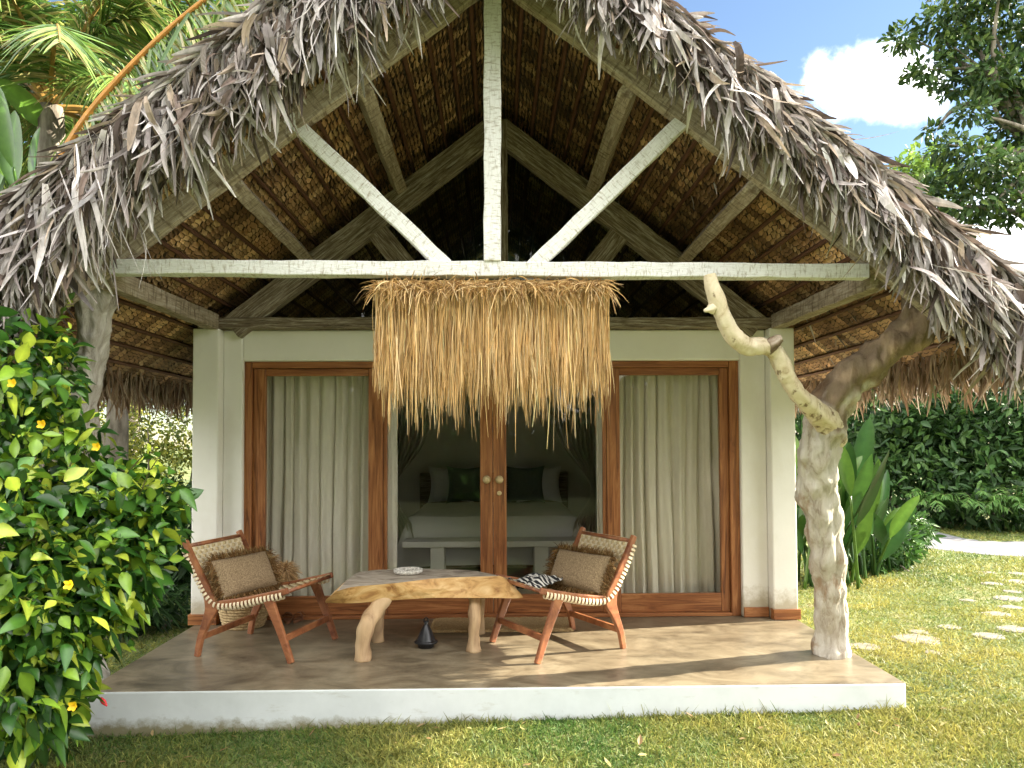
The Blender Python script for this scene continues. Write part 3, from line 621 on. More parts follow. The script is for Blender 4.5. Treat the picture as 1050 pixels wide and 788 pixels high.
# ------------------------------------------------------------------ porch furniture
def solid_path(mb, path, half, v0, v1, n=24):
    P = catmull(np.column_stack([path, half]), n); c = P[:, :2]; h = P[:, 2]
    t = unit(np.gradient(c, axis=0)); nr = np.column_stack([-t[:, 1], t[:, 0]])
    A, B = c + nr * h[:, None], c - nr * h[:, None]; V = []
    for i in range(n):
        V += [(A[i][0], v0, A[i][1]), (A[i][0], v1, A[i][1]), (B[i][0], v1, B[i][1]), (B[i][0], v0, B[i][1])]
    f = [(4 * i + j, 4 * i + 4 + j, 4 * i + 4 + (j + 1) % 4, 4 * i + (j + 1) % 4) for i in range(n - 1) for j in range(4)]
    mb.add(V, [*f, (0, 1, 2, 3), tuple(4 * (n - 1) + j for j in (3, 2, 1, 0))])
CH_W = .29
def make_chair():
    root = empty('lounge_chair', (0, 0, 0), '', '')
    for s in (-1, 1):
        v0, v1 = s * CH_W - .016, s * CH_W + .016
        m = MB(); solid_path(m, [(.0, .0), (.025, .12), (.075, .24), (.105, .33), (.06, .44), (-.03, .60), (-.10, .735)], [.018, .021, .03, .046, .03, .022, .018], v0, v1, 40); m.build('back_post', M['chair_wood'], root, bevel=.006)
        m = MB(); solid_path(m, [(.67, .0), (.62, .13), (.565, .26), (.51, .385)], [.019, .022, .026, .034], v0 - .0, v1 + .0, 16); m.build('front_leg', M['chair_wood'], root, bevel=.006)
        m = MB(); solid_path(m, [(.13, .335), (.3, .363), (.48, .40), (.645, .445)], [.024, .022, .024, .019], v0 + .002, v1 - .002, 16); m.build('seat_rail', M['chair_wood'], root, bevel=.006)
    for (u, z) in ((.028, .125), (.615, .145)):
        m = MB(); m.box((u - .012, -CH_W + .014, z - .02), (u + .012, CH_W - .014, z + .02)); m.build('stretcher', M['chair_wood'], root, bevel=.004)
    for (u, z) in ((-.085, .70), (.625, .435)):
        m = MB(); tube(m, [(u, -CH_W + .01, z), (u, CH_W - .01, z)], .014, 10); m.build('crossbar', M['chair_wood'], root, smooth=True)
    # woven sling: real over/under straps
    prof = catmull([(-.085, .715), (-.04, .61), (.03, .49), (.09, .40), (.16, .352), (.30, .365), (.46, .405), (.575, .43), (.635, .45)], 200)
    seg = np.concatenate([[0], np.cumsum(np.linalg.norm(np.diff(prof, axis=0), axis=1))]); Ltot = seg[-1]
    tg_ = unit(np.gradient(prof, axis=0)); nr_ = np.column_stack([-tg_[:, 1], tg_[:, 0]])
    def pt(sv, v, off):
        u = np.interp(sv, seg, prof[:, 0]); z = np.interp(sv, seg, prof[:, 1]); n0 = np.interp(sv, seg, nr_[:, 0]); n1 = np.interp(sv, seg, nr_[:, 1])
        sag = -.035 * (1 - (v / CH_W) ** 2) * np.sin(np.clip(sv / Ltot, 0, 1) * math.pi) ** .6
        return np.stack([u + n0 * (off + sag), v + 0 * sv, z + n1 * (off + sag)], -1)
    NS, NV = 34, 19; ps, pv = Ltot / NS, 2 * (CH_W - .005) / NV; m = MB()
    for j in range(NV):             # lengthwise
        vc = -CH_W + .005 + (j + .5) * pv; sv = np.linspace(0, Ltot, NS * 2 + 1)
        off = .003 * np.cos(np.arange(NS * 2 + 1) * math.pi / 2 * 1 + j * math.pi) * 1.0
        off = 0.0055 * np.sin(np.pi * (sv / ps - .0) + j * math.pi)
        a, b = pt(sv, np.full_like(sv, vc - pv * .43), off), pt(sv, np.full_like(sv, vc + pv * .43), off)
        V = np.stack([a, b], 1).reshape(-1, 3); k = len(sv); m.add(V, np.array([(2 * i, 2 * i + 1, 2 * i + 3, 2 * i + 2) for i in range(k - 1)]), col=(1, .97, .9))
    for i in range(NS):             # crosswise, wrapping round the rails
        sc = (i + .5) * ps; vv = np.linspace(-CH_W + .005, CH_W - .005, NV * 2 + 1)
        off = -.0032 * np.sin(np.pi * ((vv + CH_W - .005) / pv) + i * math.pi + math.pi / 2) 
        off = .0055 * np.cos(np.pi * ((vv + CH_W - .005) / pv - .5) + (i + 1) * math.pi)
        a, b = pt(np.full_like(vv, sc - ps * .42), vv, off), pt(np.full_like(vv, sc + ps * .42), vv, off)
        V = np.stack([a, b], 1).reshape(-1, 3); k = len(vv); m.add(V, np.array([(2 * q, 2 * q + 1, 2 * q + 3, 2 * q + 2) for q in range(k - 1)]), col=(.80, .70, .52))
        if 1 <= i <= NS - 2:
            for s in (-1, 1):       # loops of cord over each rail
                th = np.linspace(0, 2 * math.pi, 13); rv, rn = .022, .027
                ctr = pt(np.array([sc]), np.array([s * CH_W]), np.array([-.022]))[0]
                n2 = np.array([np.interp(sc, seg, nr_[:, 0]), 0, np.interp(sc, seg, nr_[:, 1])]); t2 = np.array([np.interp(sc, seg, tg_[:, 0]), 0, np.interp(sc, seg, tg_[:, 1])])
                ring = [ctr + np.array([0, 1, 0]) * rv * math.cos(q) + n2 * rn * math.sin(q) for q in th]
                V = [p_ + t2 * e for p_ in ring for e in (-.008, .008)]; m.add(V, np.array([(2 * q, 2 * q + 2, 2 * q + 3, 2 * q + 1) for q in range(12)]), col=(1.05, 1, .95))
    m.build('woven_seat', M['cord'], root)
    return root
ch1 = make_chair(); 
ch2 = copy_tree(ch1)
for ch, (px, py), ang, lab in ((ch1, (231, 661), -15, 'low wooden lounge chair with cream woven seat, left of the table'), (ch2, (612, 655), 209, 'low wooden lounge chair with cream woven seat, right of the table')):
    p = onz(px, py, .0); ch.location = (p.x, p.y, 0); ch.rotation_euler = (0, 0, R(ang)); ch.scale = (1.06, 1.06, 1.06); tag(ch, lab, 'chair', 'lounge chairs on the porch')
def chair_pt(ch, u, v, z): return Matrix.LocRotScale(ch.location, ch.rotation_euler, ch.scale) @ Vector((u, v, z))
def make_cushion():
    root = empty('fringed_cushion', (0, 0, 0), '', '')
    v, f = pillow_mesh(.54, .28, .12, pinch=.1); m = MB(); m.add(v, f); m.build('cover', M['burlap'], root, smooth=True)
    N = 1500; e = RNG.uniform(0, 1, N) * (2 * .54 + 2 * .28); P = np.zeros((N, 3)); D = np.zeros((N, 3))
    for i, q in enumerate(e):
        if q < .54: P[i] = (q - .27, 0, .135); D[i] = (0, 0, 1)
        elif q < 1.08: P[i] = (q - .81, 0, -.135); D[i] = (0, 0, -1)
        elif q < 1.36: P[i] = (-.265, 0, q - 1.22); D[i] = (-1, 0, 0)
        else: P[i] = (.265, 0, q - 1.50); D[i] = (1, 0, 0)
    D += RNG.normal(0, .28, (N, 3)); P[:, 1] += RNG.normal(0, .012, N)
    m = MB(); leaves(m, P, D, rnd_dirs(N), RNG.uniform(.04, .08, N), .005, PROF_STRAND, droop=RNG.uniform(.1, .5, N), col=pick([[.8, .62, .42], [.5, .36, .22], [1.1, .9, .65]], N), wob=.06)
    m.build('fringe', M['burlap'], root); return root
cu1 = make_cushion(); cu2 = copy_tree(cu1)
for cu, ch, tw, lab in ((cu1, ch1, -10, 'brown burlap cushion with shaggy fringe on the left lounge chair'), (cu2, ch2, 10, 'brown burlap cushion with shaggy fringe on the right lounge chair')):
    tag(cu, lab, 'cushion', 'fringed cushions')
    p = chair_pt(ch, .15, 0, .485); cu.location = p; cu.rotation_euler = (R(-26), 0, ch.rotation_euler.z + R(90 + tw))

# live edge table
tab = empty('coffee_table', (-.45, -.8, 0), 'live edge timber slab coffee table on four log legs', 'table')
TOP, BOT = .495, .37
top_out = [(-1.08, -.98), (-.93, -1.0), (-.72, -1.0), (-.45, -1.03), (-.2, -1.0), (0.0, -.93), (-.02, -.78), (-.1, -.62), (-.24, -.45), (-.5, -.40), (-.78, -.41), (-.95, -.44), (-1.02, -.6), (-1.1, -.8)]
top_out = np.array([tuple(onz(px, py, TOP))[:2] for px, py in ((345, 606.5), (362, 602), (385, 600), (410, 597.5), (440, 594), (478, 591.5), (511, 591))] + [(.0, -.70), (-.1, -.56), (-.28, -.43), (-.55, -.40), (-.82, -.41), (-.97, -.45), (-1.04, -.62)])
bot_front = np.array([tuple(onz(px, py, BOT))[:2] for px, py in ((334, 618.5), (357, 619), (385, 617), (410, 614.5), (440, 613), (478, 612.8), (534, 613.5))])
bot_out = np.concatenate([bot_front, np.array([(.1, -.68), (0, -.5), (-.2, -.40), (-.55, -.37), (-.85, -.38), (-1.02, -.43), (-1.13, -.65)])])
def closed(P, n):
    P = np.vstack([P, P[:1]]); return catmull(P, n + 1)[:-1]
TO, BO = closed(top_out, 90), closed(bot_out, 90); m = MB(); V = []; NL = 7
for k in range(NL):
    t = k / (NL - 1)
    for i in range(90):
        q = TO[i] * (1 - t) + BO[i] * t; bul = .018 * math.sin(t * math.pi) + .014 * mnoise.noise(Vector((q[0] * 9, q[1] * 9, t * 3)))
        c = q - np.array([-.5, -.7]); c /= np.linalg.norm(c); zz = TOP - (TOP - BOT) * t + .012 * mnoise.noise(Vector((q[0] * 3, q[1] * 3, 5))) * (.3 + .7 * t)
        V.append((q[0] + c[0] * bul, q[1] + c[1] * bul, zz))
f = np.array([(k * 90 + i, (k + 1) * 90 + i, (k + 1) * 90 + (i + 1) % 90, k * 90 + (i + 1) % 90) for k in range(NL - 1) for i in range(90)])
m.add(V, f); cen = len(V)
m.add(np.array(V[:90]), [tuple(range(90))], mi=1); m.add(np.array(V[-90:]), [tuple(range(89, -1, -1))])
o = m.build('tabletop', [M['slab_edge'], M['slab_top']], tab); o.matrix_parent_inverse = Matrix.Translation(-tab.location)
for (foot, kind) in (((372.5, 677), 0), ((486, 668), 1), ((388, 658), 2), ((491, 650), 2)):
    p = onz(*foot); m = MB()
    pts = [(p.x, p.y, 0), (p.x + .0, p.y, .1), (p.x + (.02 if kind == 0 else .005), p.y + .01, .22), (p.x + (.08 if kind == 0 else .0), p.y + .1, .33), (p.x + (.11 if kind == 0 else -.01), p.y + .15, .385)]
    rr = [.058, .05, .055, .055, .06] if kind == 0 else ([.052, .038, .042, .04, .044] if kind == 1 else [.045, .04, .04, .04, .042])
    tube(m, pts, rr, 16, 24, .12, 14, ridge=.03); o = m.build('leg', M['log_leg'], tab, smooth=True); o.matrix_parent_inverse = Matrix.Translation(-tab.location)
# shell dish on the table
p = onz(417.5, 590, TOP); dish = MB(); lathe(dish, [(0, .006), (.07, .006), (.088, .014), (.098, .03), (.105, .03), (.104, .012), (.09, 0), (0, 0)], 28)
o = dish.build('dish', M['shell'], smooth=True); o.location = (p.x, p.y + .06, TOP + .004); tag(o, 'round pale woven dish lying on the timber table', 'dish')
# black incense burner
p = onz(437, 664); bur = empty('lantern', (p.x, p.y, 0), 'small black cone shaped lantern on the floor under the table', 'lantern')
m = MB(); lathe(m, [(0, 0), (.05, 0), (.056, .008), (.055, .02), (.08, .034), (.083, .045), (.07, .052), (0, .054)], 24); m.build('base', M['black'], bur, smooth=True)
m = MB(); lathe(m, [(.07, .05), (.06, .07), (.04, .12), (.02, .155), (.012, .165), (.016, .175), (.010, .185), (0, .187)], 24); m.build('lid', M['black'], bur, smooth=True)
m = MB(); tube(m, [(-.016, 0, .175), (-.012, 0, .2), (0, 0, .208), (.012, 0, .2), (.016, 0, .175)], .004, 8, 16); m.build('ring', M['black'], bur, smooth=True)
# door mat
m = MB(); x0, x1 = -.53, .58; y0_, y1_ = -.33, .1; nx_, ny_ = 60, 24; V = []
for i in range(nx_ + 1):
    for j in range(ny_ + 1):
        ed = i in (0, nx_) or j in (0, ny_); V.append((x0 + (x1 - x0) * i / nx_ + random.uniform(-.003, .003), y0_ + (y1_ - y0_) * j / ny_ + random.uniform(-.003, .003), .003 if ed else .02 + random.uniform(-.003, .003)))
I = np.arange(len(V)).reshape(nx_ + 1, ny_ + 1); m.add(V, np.stack([I[:-1, :-1], I[1:, :-1], I[1:, 1:], I[:-1, 1:]], -1).reshape(-1, 4)); m.add([(x0, y0_, .002), (x1, y0_, .002), (x1, y1_, .002), (x0, y1_, .002)], [(3, 2, 1, 0)])
tag(m.build('doormat', M['coir']), 'sand coloured coir doormat lying before the glass doors', 'doormat')
# woven basket with raffia behind the left chair
p = onz(249, 645); bk = empty('basket', (p.x - .02, p.y + .09, 0), 'woven straw basket with a shaggy raffia tuft behind the left chair', 'basket')
m = MB(); prof = []
for i in range(31):
    z = .34 * i / 30; r = .155 + .045 * math.sin(z / .34 * 2.2) ; prof.append((r + .005 * math.sin(i * math.pi), z)); 
prof = [(0, .004)] + [(r + (.004 if i % 2 else -.003), z) for i, (r, z) in enumerate(prof)] + [(.16, .34), (.15, .05), (0, .03)]
lathe(m, prof, 36); m.build('body', M['basket'], bk, smooth=False)
for (cx, cy, cz, N, cs) in ((.33, -.02, .44, 700, [[.62, .43, .22], [.75, .56, .32], [.5, .33, .16]]), (.16, .02, .52, 350, [[.34, .22, .11], [.45, .30, .15]])):
    dd = rnd_dirs(N); m = MB(); leaves(m, np.array([cx, cy, cz]) + dd * .02, dd, rnd_dirs(N), RNG.uniform(.07, .12, N), .006, PROF_STRAND, droop=.35, col=pick(cs, N), wob=.05)
    m.build('raffia', M['straw'], bk)
# sandals
for i, (px, py, a) in enumerate(((294, 638, 15), (306, 637, -5))):
    p = onz(px, py); sdl = empty('sandal', (p.x, p.y + .03, 0), ('brown leather sandal by the door, left one of the pair', 'brown leather sandal by the door, right one of the pair')[i], 'sandal', 'pair of sandals', R(a))
    m = MB(); out = [(.035 * math.sin(t) * (1 + .25 * math.cos(t)), .12 * math.cos(t)) for t in np.linspace(0, 2 * math.pi, 25)[:-1]]
    V = [(x, y, 0.002) for x, y in out] + [(x, y, .022) for x, y in out]; m.add(V, [tuple(range(23, -1, -1)), tuple(range(24, 48)), *[(j, (j + 1) % 24, 24 + (j + 1) % 24, 24 + j) for j in range(24)]]); m.build('sole', M['leather'], sdl)
    for (y, h) in ((.05, .05), (-.03, .06)):
        m = MB(); th = np.linspace(0, math.pi, 11); V = [(.04 * math.cos(q), y + e, .012 + h * math.sin(q)) for q in th for e in (-.016, .016)]; m.add(V, np.array([(2 * k, 2 * k + 1, 2 * k + 3, 2 * k + 2) for k in range(10)])); m.build('strap', M['leather'], sdl)
# striped cloth on the right chair's seat
m = MB(); n_ = 44; V = []
for i in range(n_ + 1):
    for j in range(n_ + 1):
        u, v = i / n_, j / n_
        z = .022 + .06 * max(0, mnoise.noise(Vector((u * 3.2, v * 3.2, 7))) + .15) + .02 * mnoise.noise(Vector((u * 9, v * 9, 3)))
        V.append(((u - .5) * .34 + .04 * mnoise.noise(Vector((v * 4, u * 2, 1))), (v - .5) * .30 + .04 * mnoise.noise(Vector((u * 4, v * 2, 9))), z))
I = np.arange(len(V)).reshape(n_ + 1, n_ + 1); m.add(V, np.stack([I[:-1, :-1], I[1:, :-1], I[1:, 1:], I[:-1, 1:]], -1).reshape(-1, 4))
o = m.build('throw_cloth', M['stripe'], smooth=True); p = chair_pt(ch2, .44, -.13, .39); o.location = p; o.rotation_euler = (0, R(4), ch2.rotation_euler.z + R(20))
tag(o, 'crumpled black and white striped cloth on the right lounge chair', 'cloth')

# ------------------------------------------------------------------ raffia curtain hung from the tie beam
xl, xr = at(387, 340, YF).x, at(621, 340, YF).x; zt = at(505, 292, YF).z
cur = empty('straw_fringe', (0, YF, zt), 'golden straw fringe hanging from the white tie beam over the doors', 'straw hanging')
ST = [[.66, .44, .19], [.76, .54, .26], [.50, .31, .12], [.86, .66, .38], [.34, .20, .08]]
N = 6500; x = RNG.uniform(xl, xr, N); cl = np.array([mnoise.noise(Vector((q * 14, 0, 0))) for q in x]); cl2 = np.array([mnoise.noise(Vector((q * 4, 5, 0))) for q in x])
L = .50 + .13 * cl + .03 * cl2 + RNG.normal(0, .085, N) ; L[RNG.uniform(0, 1, N) < .03] += RNG.uniform(.05, .3)
lx = RNG.uniform(0, 1, N) < .022; L[lx] += RNG.uniform(.05, .30, lx.sum())
lay = RNG.uniform(-.035, .035, N); base = np.column_stack([x, lay - .0, np.full(N, -.02)])
D = np.column_stack([RNG.normal(0, .03, N), RNG.normal(0, .03, N) - .02, -np.ones(N)])
m = MB(); leaves(m, base, D, np.column_stack([RNG.normal(0, .5, N), -np.ones(N), np.zeros(N)]), L, RNG.uniform(.003, .007, N), [1, 1, 1, .95, .9, .8, .7, .3], fold=.5, col=pick(ST, N, .2, [.27, .27, .17, .17, .12]), wob=.026)
m.build('strands', M['straw'], cur)
N = 1500; x = RNG.uniform(xl - .01, xr + .01, N); base = np.column_stack([x, RNG.normal(-.02, .03, N), RNG.uniform(-.05, .01, N)])
hump = np.array([mnoise.noise(Vector((q * 5, 2, 0))) for q in x])
D = np.column_stack([RNG.normal(0, .7, N) + hump, RNG.normal(-.5, .4, N), RNG.normal(.1, .5, N)])
m = MB(); leaves(m, base, D, rnd_dirs(N), RNG.uniform(.06, .14, N), .006, PROF_STRAND, droop=RNG.uniform(.2, 1.0, N), col=pick(ST, N, .16), wob=.03)
tube(m, [(xl, 0, .005), (0, 0, .005), (xr, 0, .005)], .022, 8, col=(.5, .34, .15)); m.build('header', M['straw'], cur)

# ------------------------------------------------------------------ plants
def foliage(mb, blobs, N, Lr, wr, cols, wts=None, surf=.55, droop=.25, up=.5, prof=PROF_LEAF, fold=.25, jit=.2, curl=.1, mid=1.0):
    """blobs: (cx,cy,cz,rx,ry,rz); leaves biased to the outside of each blob."""
    B = np.asarray(blobs, float); vol = (B[:, 3] * B[:, 4] * B[:, 5]) ** (2 / 3); bi = RNG.choice(len(B), N, p=vol / vol.sum())
    dd = rnd_dirs(N); r = RNG.uniform(surf, 1.08, N) ** .7; P = B[bi, :3] + dd * r[:, None] * B[bi, 3:]
    d = dd * .7 + rnd_dirs(N) * .8; d[:, 2] -= .15; nrm_ = rnd_dirs(N) * .7 + np.array([0, 0, up]) + dd * .4
    L = RNG.uniform(*Lr, N)
    leaves(mb, P, d, nrm_, L, L * RNG.uniform(*wr, N), prof, droop=RNG.uniform(0, droop, N), fold=fold, curl=RNG.normal(0, curl, N), col=pick(cols, N, jit, wts), mid=mid); return P
def bl(px, py, Y, r, ry=None, rz=None): p = at(px, py, Y); return (p.x, p.y, p.z, r, ry or r, rz or r)
# hibiscus in front of the left corner
hb = empty('hibiscus_bush', tuple(onz(40, 770, -.25)), 'large glossy hibiscus bush with a few yellow flowers at the left corner of the porch', 'bush')
def setp(o, root): o.matrix_parent_inverse = Matrix.Translation(-Vector(root.location)); return o
blobs = [bl(-10, 400, -2.2, .40), bl(28, 475, -2.2, .36), bl(95, 512, -2.1, .27), bl(20, 560, -2.5, .42), bl(110, 560, -2.2, .34), bl(45, 615, -2.4, .36), bl(0, 680, -2.6, .36), bl(25, 705, -2.45, .27), bl(150, 520, -2.05, .2), bl(118, 600, -2.15, .2), bl(30, 380, -2.0, .25), bl(70, 645, -2.25, .22), bl(45, 725, -2.3, .18), bl(-40, 600, -2.6, .4)]
m = MB(); HG = [[.04, .115, .02], [.022, .065, .015], [.07, .17, .025], [.18, .30, .032], [.42, .50, .06]]
P = foliage(m, blobs, 7500, (.04, .125), (.48, .68), HG, [.28, .20, .2, .19, .13], surf=.35, droop=.5, up=.55, fold=.38, jit=.2, curl=.16, mid=1.5)
# loose shoots sticking out of the outline, leaves set alternately along each
for i in range(75):
    bb_ = np.array(blobs[RNG.integers(len(blobs))]); dd = unit(RNG.normal(0, 1, 3) + np.array([.35, -.25, .35])); b = bb_[:3] + dd * bb_[3:] * .85
    Ls = RNG.uniform(.12, .3); dd = unit(dd + np.array([0, 0, .35])); tip = b + dd * Ls; tip[2] -= .1 * Ls
    if tip[0] > -1.72 or (tip[2] < .3 and tip[0] > -2.05): continue
    tube(m, [b, (b + tip) / 2 + np.array([0, 0, .02]), tip], [.005, .004, .002], 5, 6, col=(.16, .16, .06))
    n = 9; tt = np.linspace(.2, 1, n); P_ = b + (tip - b) * tt[:, None]; D_ = dd + RNG.normal(0, .6, (n, 3)); L_ = RNG.uniform(.045, .10, n) * (1.15 - .5 * tt)
    leaves(m, P_, D_, RNG.normal(0, .4, (n, 3)) + np.array([0, -.3, 1]), L_, L_ * .55, PROF_LEAF, droop=RNG.uniform(.1, .5, n), fold=.35, col=pick(HG, n, .2, [.1, .1, .25, .33, .22]), mid=1.5)
setp(m.build('foliage', M['leaf'], hb, smooth=True), hb)
m = MB(); c0 = np.array(hb.location)
for i in range(46):
    q = np.array(blobs[i % len(blobs)][:3]) + RNG.normal(0, .1, 3); b = c0 + np.array([RNG.normal(-.2, .12), RNG.normal(.1, .12), 0])
    tube(m, [b, (b + q) / 2 + RNG.normal(0, .08, 3), q], [.014, .009, .004], 6, 10)
setp(m.build('stem', M['bark'], hb, smooth=True), hb)
def flower(px, py, Y, r, mat, nm='flower', n=5):
    p = at(px, py, Y); m = MB(); ax = np.array([.2, -1, .2]); th = np.linspace(0, 2 * math.pi, n + 1)[:-1]
    u, w = np.array([1, 0, 0.]), np.array([0, .2, 1.]); D = [u * math.cos(t) + w * math.sin(t) + ax * .35 for t in th]
    leaves(m, np.repeat(np.array([tuple(p)]), n, 0), D, np.repeat(ax[None], n, 0), r, r * .75, [.2, .7, 1, .8, .3], curl=.35, fold=.3, mid=.8); setp(m.build(nm, mat, hb, smooth=True), hb)
for px, py, Y in ((14, 394, -2.62), (44, 436, -2.62), (100, 459, -2.5), (72, 600, -2.9), (76, 724, -2.8)): flower(px, py, Y, .026, M['petal'])
p = at(103, 716, -2.3); m = MB(); tube(m, [p, p + Vector((.02, -.01, -.015)), p + Vector((.04, -.015, -.035))], [.006, .012, .003], 8, 8); setp(m.build('bud', M['red_petal'], hb, smooth=True), hb)
# sunlit hedge and dark shrubs left of the house
def shrub(name, blobs, N, Lr, wr, cols, label, cat, wts=None, mat='far_leaf', stems=6, group=None, **kw):
    B = np.asarray(blobs); root = empty(name, (float(B[:, 0].mean()), float(B[:, 1].mean()), float(gz(B[:, 0].mean(), B[:, 1].mean()))), label, cat, group)
    m = MB(); foliage(m, blobs, N, Lr, wr, cols, wts, **kw); setp(m.build('foliage', M[mat], root, smooth=False), root)
    m = MB(); c0 = np.array(root.location)
    for i in range(stems):
        q = B[i % len(B), :3] + RNG.normal(0, .1, 3); b = c0 + np.array([RNG.normal(0, .2), RNG.normal(0, .2), -.05]); tube(m, [b, (b + q) / 2 + RNG.normal(0, .1, 3), q], [.035, .022, .01], 6, 8)
    setp(m.build('stem', M['bark'], root, smooth=True), root); return root
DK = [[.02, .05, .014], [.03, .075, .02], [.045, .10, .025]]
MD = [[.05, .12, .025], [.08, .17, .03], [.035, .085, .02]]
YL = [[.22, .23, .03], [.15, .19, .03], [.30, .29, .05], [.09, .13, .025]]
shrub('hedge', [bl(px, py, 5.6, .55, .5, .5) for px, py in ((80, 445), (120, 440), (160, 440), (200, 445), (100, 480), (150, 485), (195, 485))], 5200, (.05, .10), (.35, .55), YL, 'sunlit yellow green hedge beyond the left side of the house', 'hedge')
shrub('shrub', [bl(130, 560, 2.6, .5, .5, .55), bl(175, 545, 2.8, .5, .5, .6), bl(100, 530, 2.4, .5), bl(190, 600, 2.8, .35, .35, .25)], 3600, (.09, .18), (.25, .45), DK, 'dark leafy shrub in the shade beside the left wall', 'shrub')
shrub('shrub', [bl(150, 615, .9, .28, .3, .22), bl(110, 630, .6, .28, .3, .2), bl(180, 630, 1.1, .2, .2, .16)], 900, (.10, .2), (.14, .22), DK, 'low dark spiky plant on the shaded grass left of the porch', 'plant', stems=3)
# heliconia clump right of the house
def broadleaf(name, px, py, Y, n, Lr, wr, label, cols, spread=.6, cat='plant', up=1.0):
    """upright stalks carrying long broad blades that fan out sideways"""
    p = onz(px, py, -.15) if Y is None else at(px, py, Y); root = empty(name, tuple(p), label, cat); m = MB(); c0 = np.array(p)
    for i in range(n):
        lean = RNG.uniform(-1, .8) * .36 / up; fwd = RNG.normal(-.1, .3); d = unit(np.array([lean, fwd, 1.0]))
        b = c0 + np.array([RNG.normal(0, spread * .35), RNG.normal(0, spread * .35), 0]); tip = b + d * RNG.uniform(.2, .95) * up * Lr[1]
        col = pick(cols, 1)[0]; tube(m, [b, (b + tip) / 2 + np.array([0, 0, .03]), tip], [.02, .016, .012], 6, 8, col=col * 1.2)
        L = RNG.uniform(*Lr); d2 = unit(d + np.array([lean * .5, 0, 0])); n_ = np.array([RNG.normal(0, .45), -1, .35])
        leaves(m, tip[None], d2[None], n_[None], L, L * RNG.uniform(*wr), [.12, .6, .9, 1, 1, .96, .88, .74, .52, .05], droop=RNG.uniform(.1, .55) * (.4 + abs(lean)), fold=.28, curl=-.05, col=col[None], mid=1.5)
    setp(m.build('foliage', M['leaf'], root, smooth=True), root); return root
BG = [[.022, .065, .014], [.035, .085, .016], [.018, .05, .012], [.06, .12, .02]]
broadleaf('heliconia', 852, 596, None, 44, (.6, 1.15), (.16, .24), 'clump of broad banana like leaves behind the right trunk post', BG, .55, up=1.0)
broadleaf('heliconia', 882, 590, None, 26, (.55, .9), (.16, .25), 'lower broad leaved plant right of the tall banana like clump', BG, .5, up=.85)
broadleaf('heliconia', 822, 600, None, 8, (.5, .9), (.2, .3), 'broad leaved plant half hidden by the right corner of the house', BG, .5, up=1.05)
shrub('shrub', [bl(915, 560, 3.2, .3, .3, .25), bl(930, 545, 3.6, .3, .3, .25), bl(890, 575, 3.0, .28, .25, .15)], 1500, (.08, .16), (.2, .35), MD, 'bright bushy shrub at the tip of the sandy path', 'shrub', stems=4)
# dark thicket beyond the path
for (px, py, Y, r, n, lab) in ((930, 470, 8.5, 1.3, 3600, 'dark green bush under the right eave, nearest the house'), (985, 480, 8.0, 1.35, 3600, 'dark green bush in the middle behind the sandy path'), (1045, 480, 7.6, 1.4, 3600, 'dark green bush at the right edge behind the sandy path'), (1110, 480, 7.2, 1.4, 1500, 'dark green bush beyond the right edge of the path')):
    c = at(px, py, Y); shrub('bush', [(c.x, c.y, .5, r, r, .9), (c.x - .6, c.y + .4, 1.3, .9, .9, .9), (c.x + .6, c.y, 1.5, 1.0, .9, .8), (c.x, c.y + .4, 2.2, 1.1, 1, .8)], n, (.12, .26), (.28, .45), DK + [[.07, .14, .03]], lab, 'bush', group='bushes behind the path')
def fern(px, py, Y, label, n=16, L=.75):
    p = at(px, py, Y); p = Vector((p.x, p.y, float(gz(p.x, p.y)))); root = empty('fern', tuple(p), label, 'fern', 'ferns by the path'); m = MB()
    for i in range(n): frond(m, np.array(p) + np.array([0, 0, .5]), RNG.uniform(0, 6.28), RNG.uniform(.3, 1.2), L * RNG.uniform(.7, 1.2), .9, .16, .022, 26, [[.06, .14, .03], [.09, .19, .035]], rib=(.12, .16, .04), ribr=.006)
    m2 = root; setp(m.build('fronds', M['far_leaf'], root), root)
def frond(m, base, az, el, L, droop, ll, lw, n, cols, rib=(.30, .24, .08), ribr=.02, hang=.6, ldroop=.5):
    t = np.linspace(0, 1, 12); h = np.array([math.cos(az), math.sin(az), 0.])
    path = base + h * (L * t * math.cos(el))[:, None] + np.array([0, 0, 1.]) * (L * t * math.sin(el) - droop * L * .6 * t ** 2.2)[:, None]
    tube(m, path, ribr * (1 - .85 * t) + .002, 6, col=rib)
    tt = RNG.uniform(.12, 1, n) if n < 40 else np.linspace(.12, 1, n)
    tt = np.repeat(tt, 2); sg = np.tile([-1., 1.], n)
    pos = np.stack([np.interp(tt, t, path[:, k]) for k in range(3)], -1); tan = unit(np.stack([np.interp(tt, t, np.gradient(path[:, k])) for k in range(3)], -1))
    sidev = np.cross(tan, np.array([0, 0, 1.])); sidev = unit(sidev); D = sidev * sg[:, None] + tan * (.55 + .5 * tt)[:, None] + RNG.normal(0, .1, pos.shape); D[:, 2] -= hang * RNG.uniform(.2, 1, len(tt))
    l = ll * (np.sin(np.clip(tt * 1.05, 0, 1) * math.pi) ** .5 * .75 + .25) * RNG.uniform(.8, 1.15, len(tt))
    leaves(m, pos, D, np.cross(D, tan) * sg[:, None] + RNG.normal(0, .2, pos.shape), l, lw, [.6, 1, .85, .55, .08], droop=RNG.uniform(0, ldroop, len(tt)), fold=.4, col=pick(cols, len(tt), .2))
for (px, py, Y, lab) in ((955, 540, 7.2, 'fern with feathery fronds at the left of the dark bushes'), (1000, 535, 6.9, 'fern with feathery fronds in the middle of the dark bushes'), (1042, 540, 6.6, 'fern with feathery fronds at the right edge of the path')): fern(px, py, Y, lab)
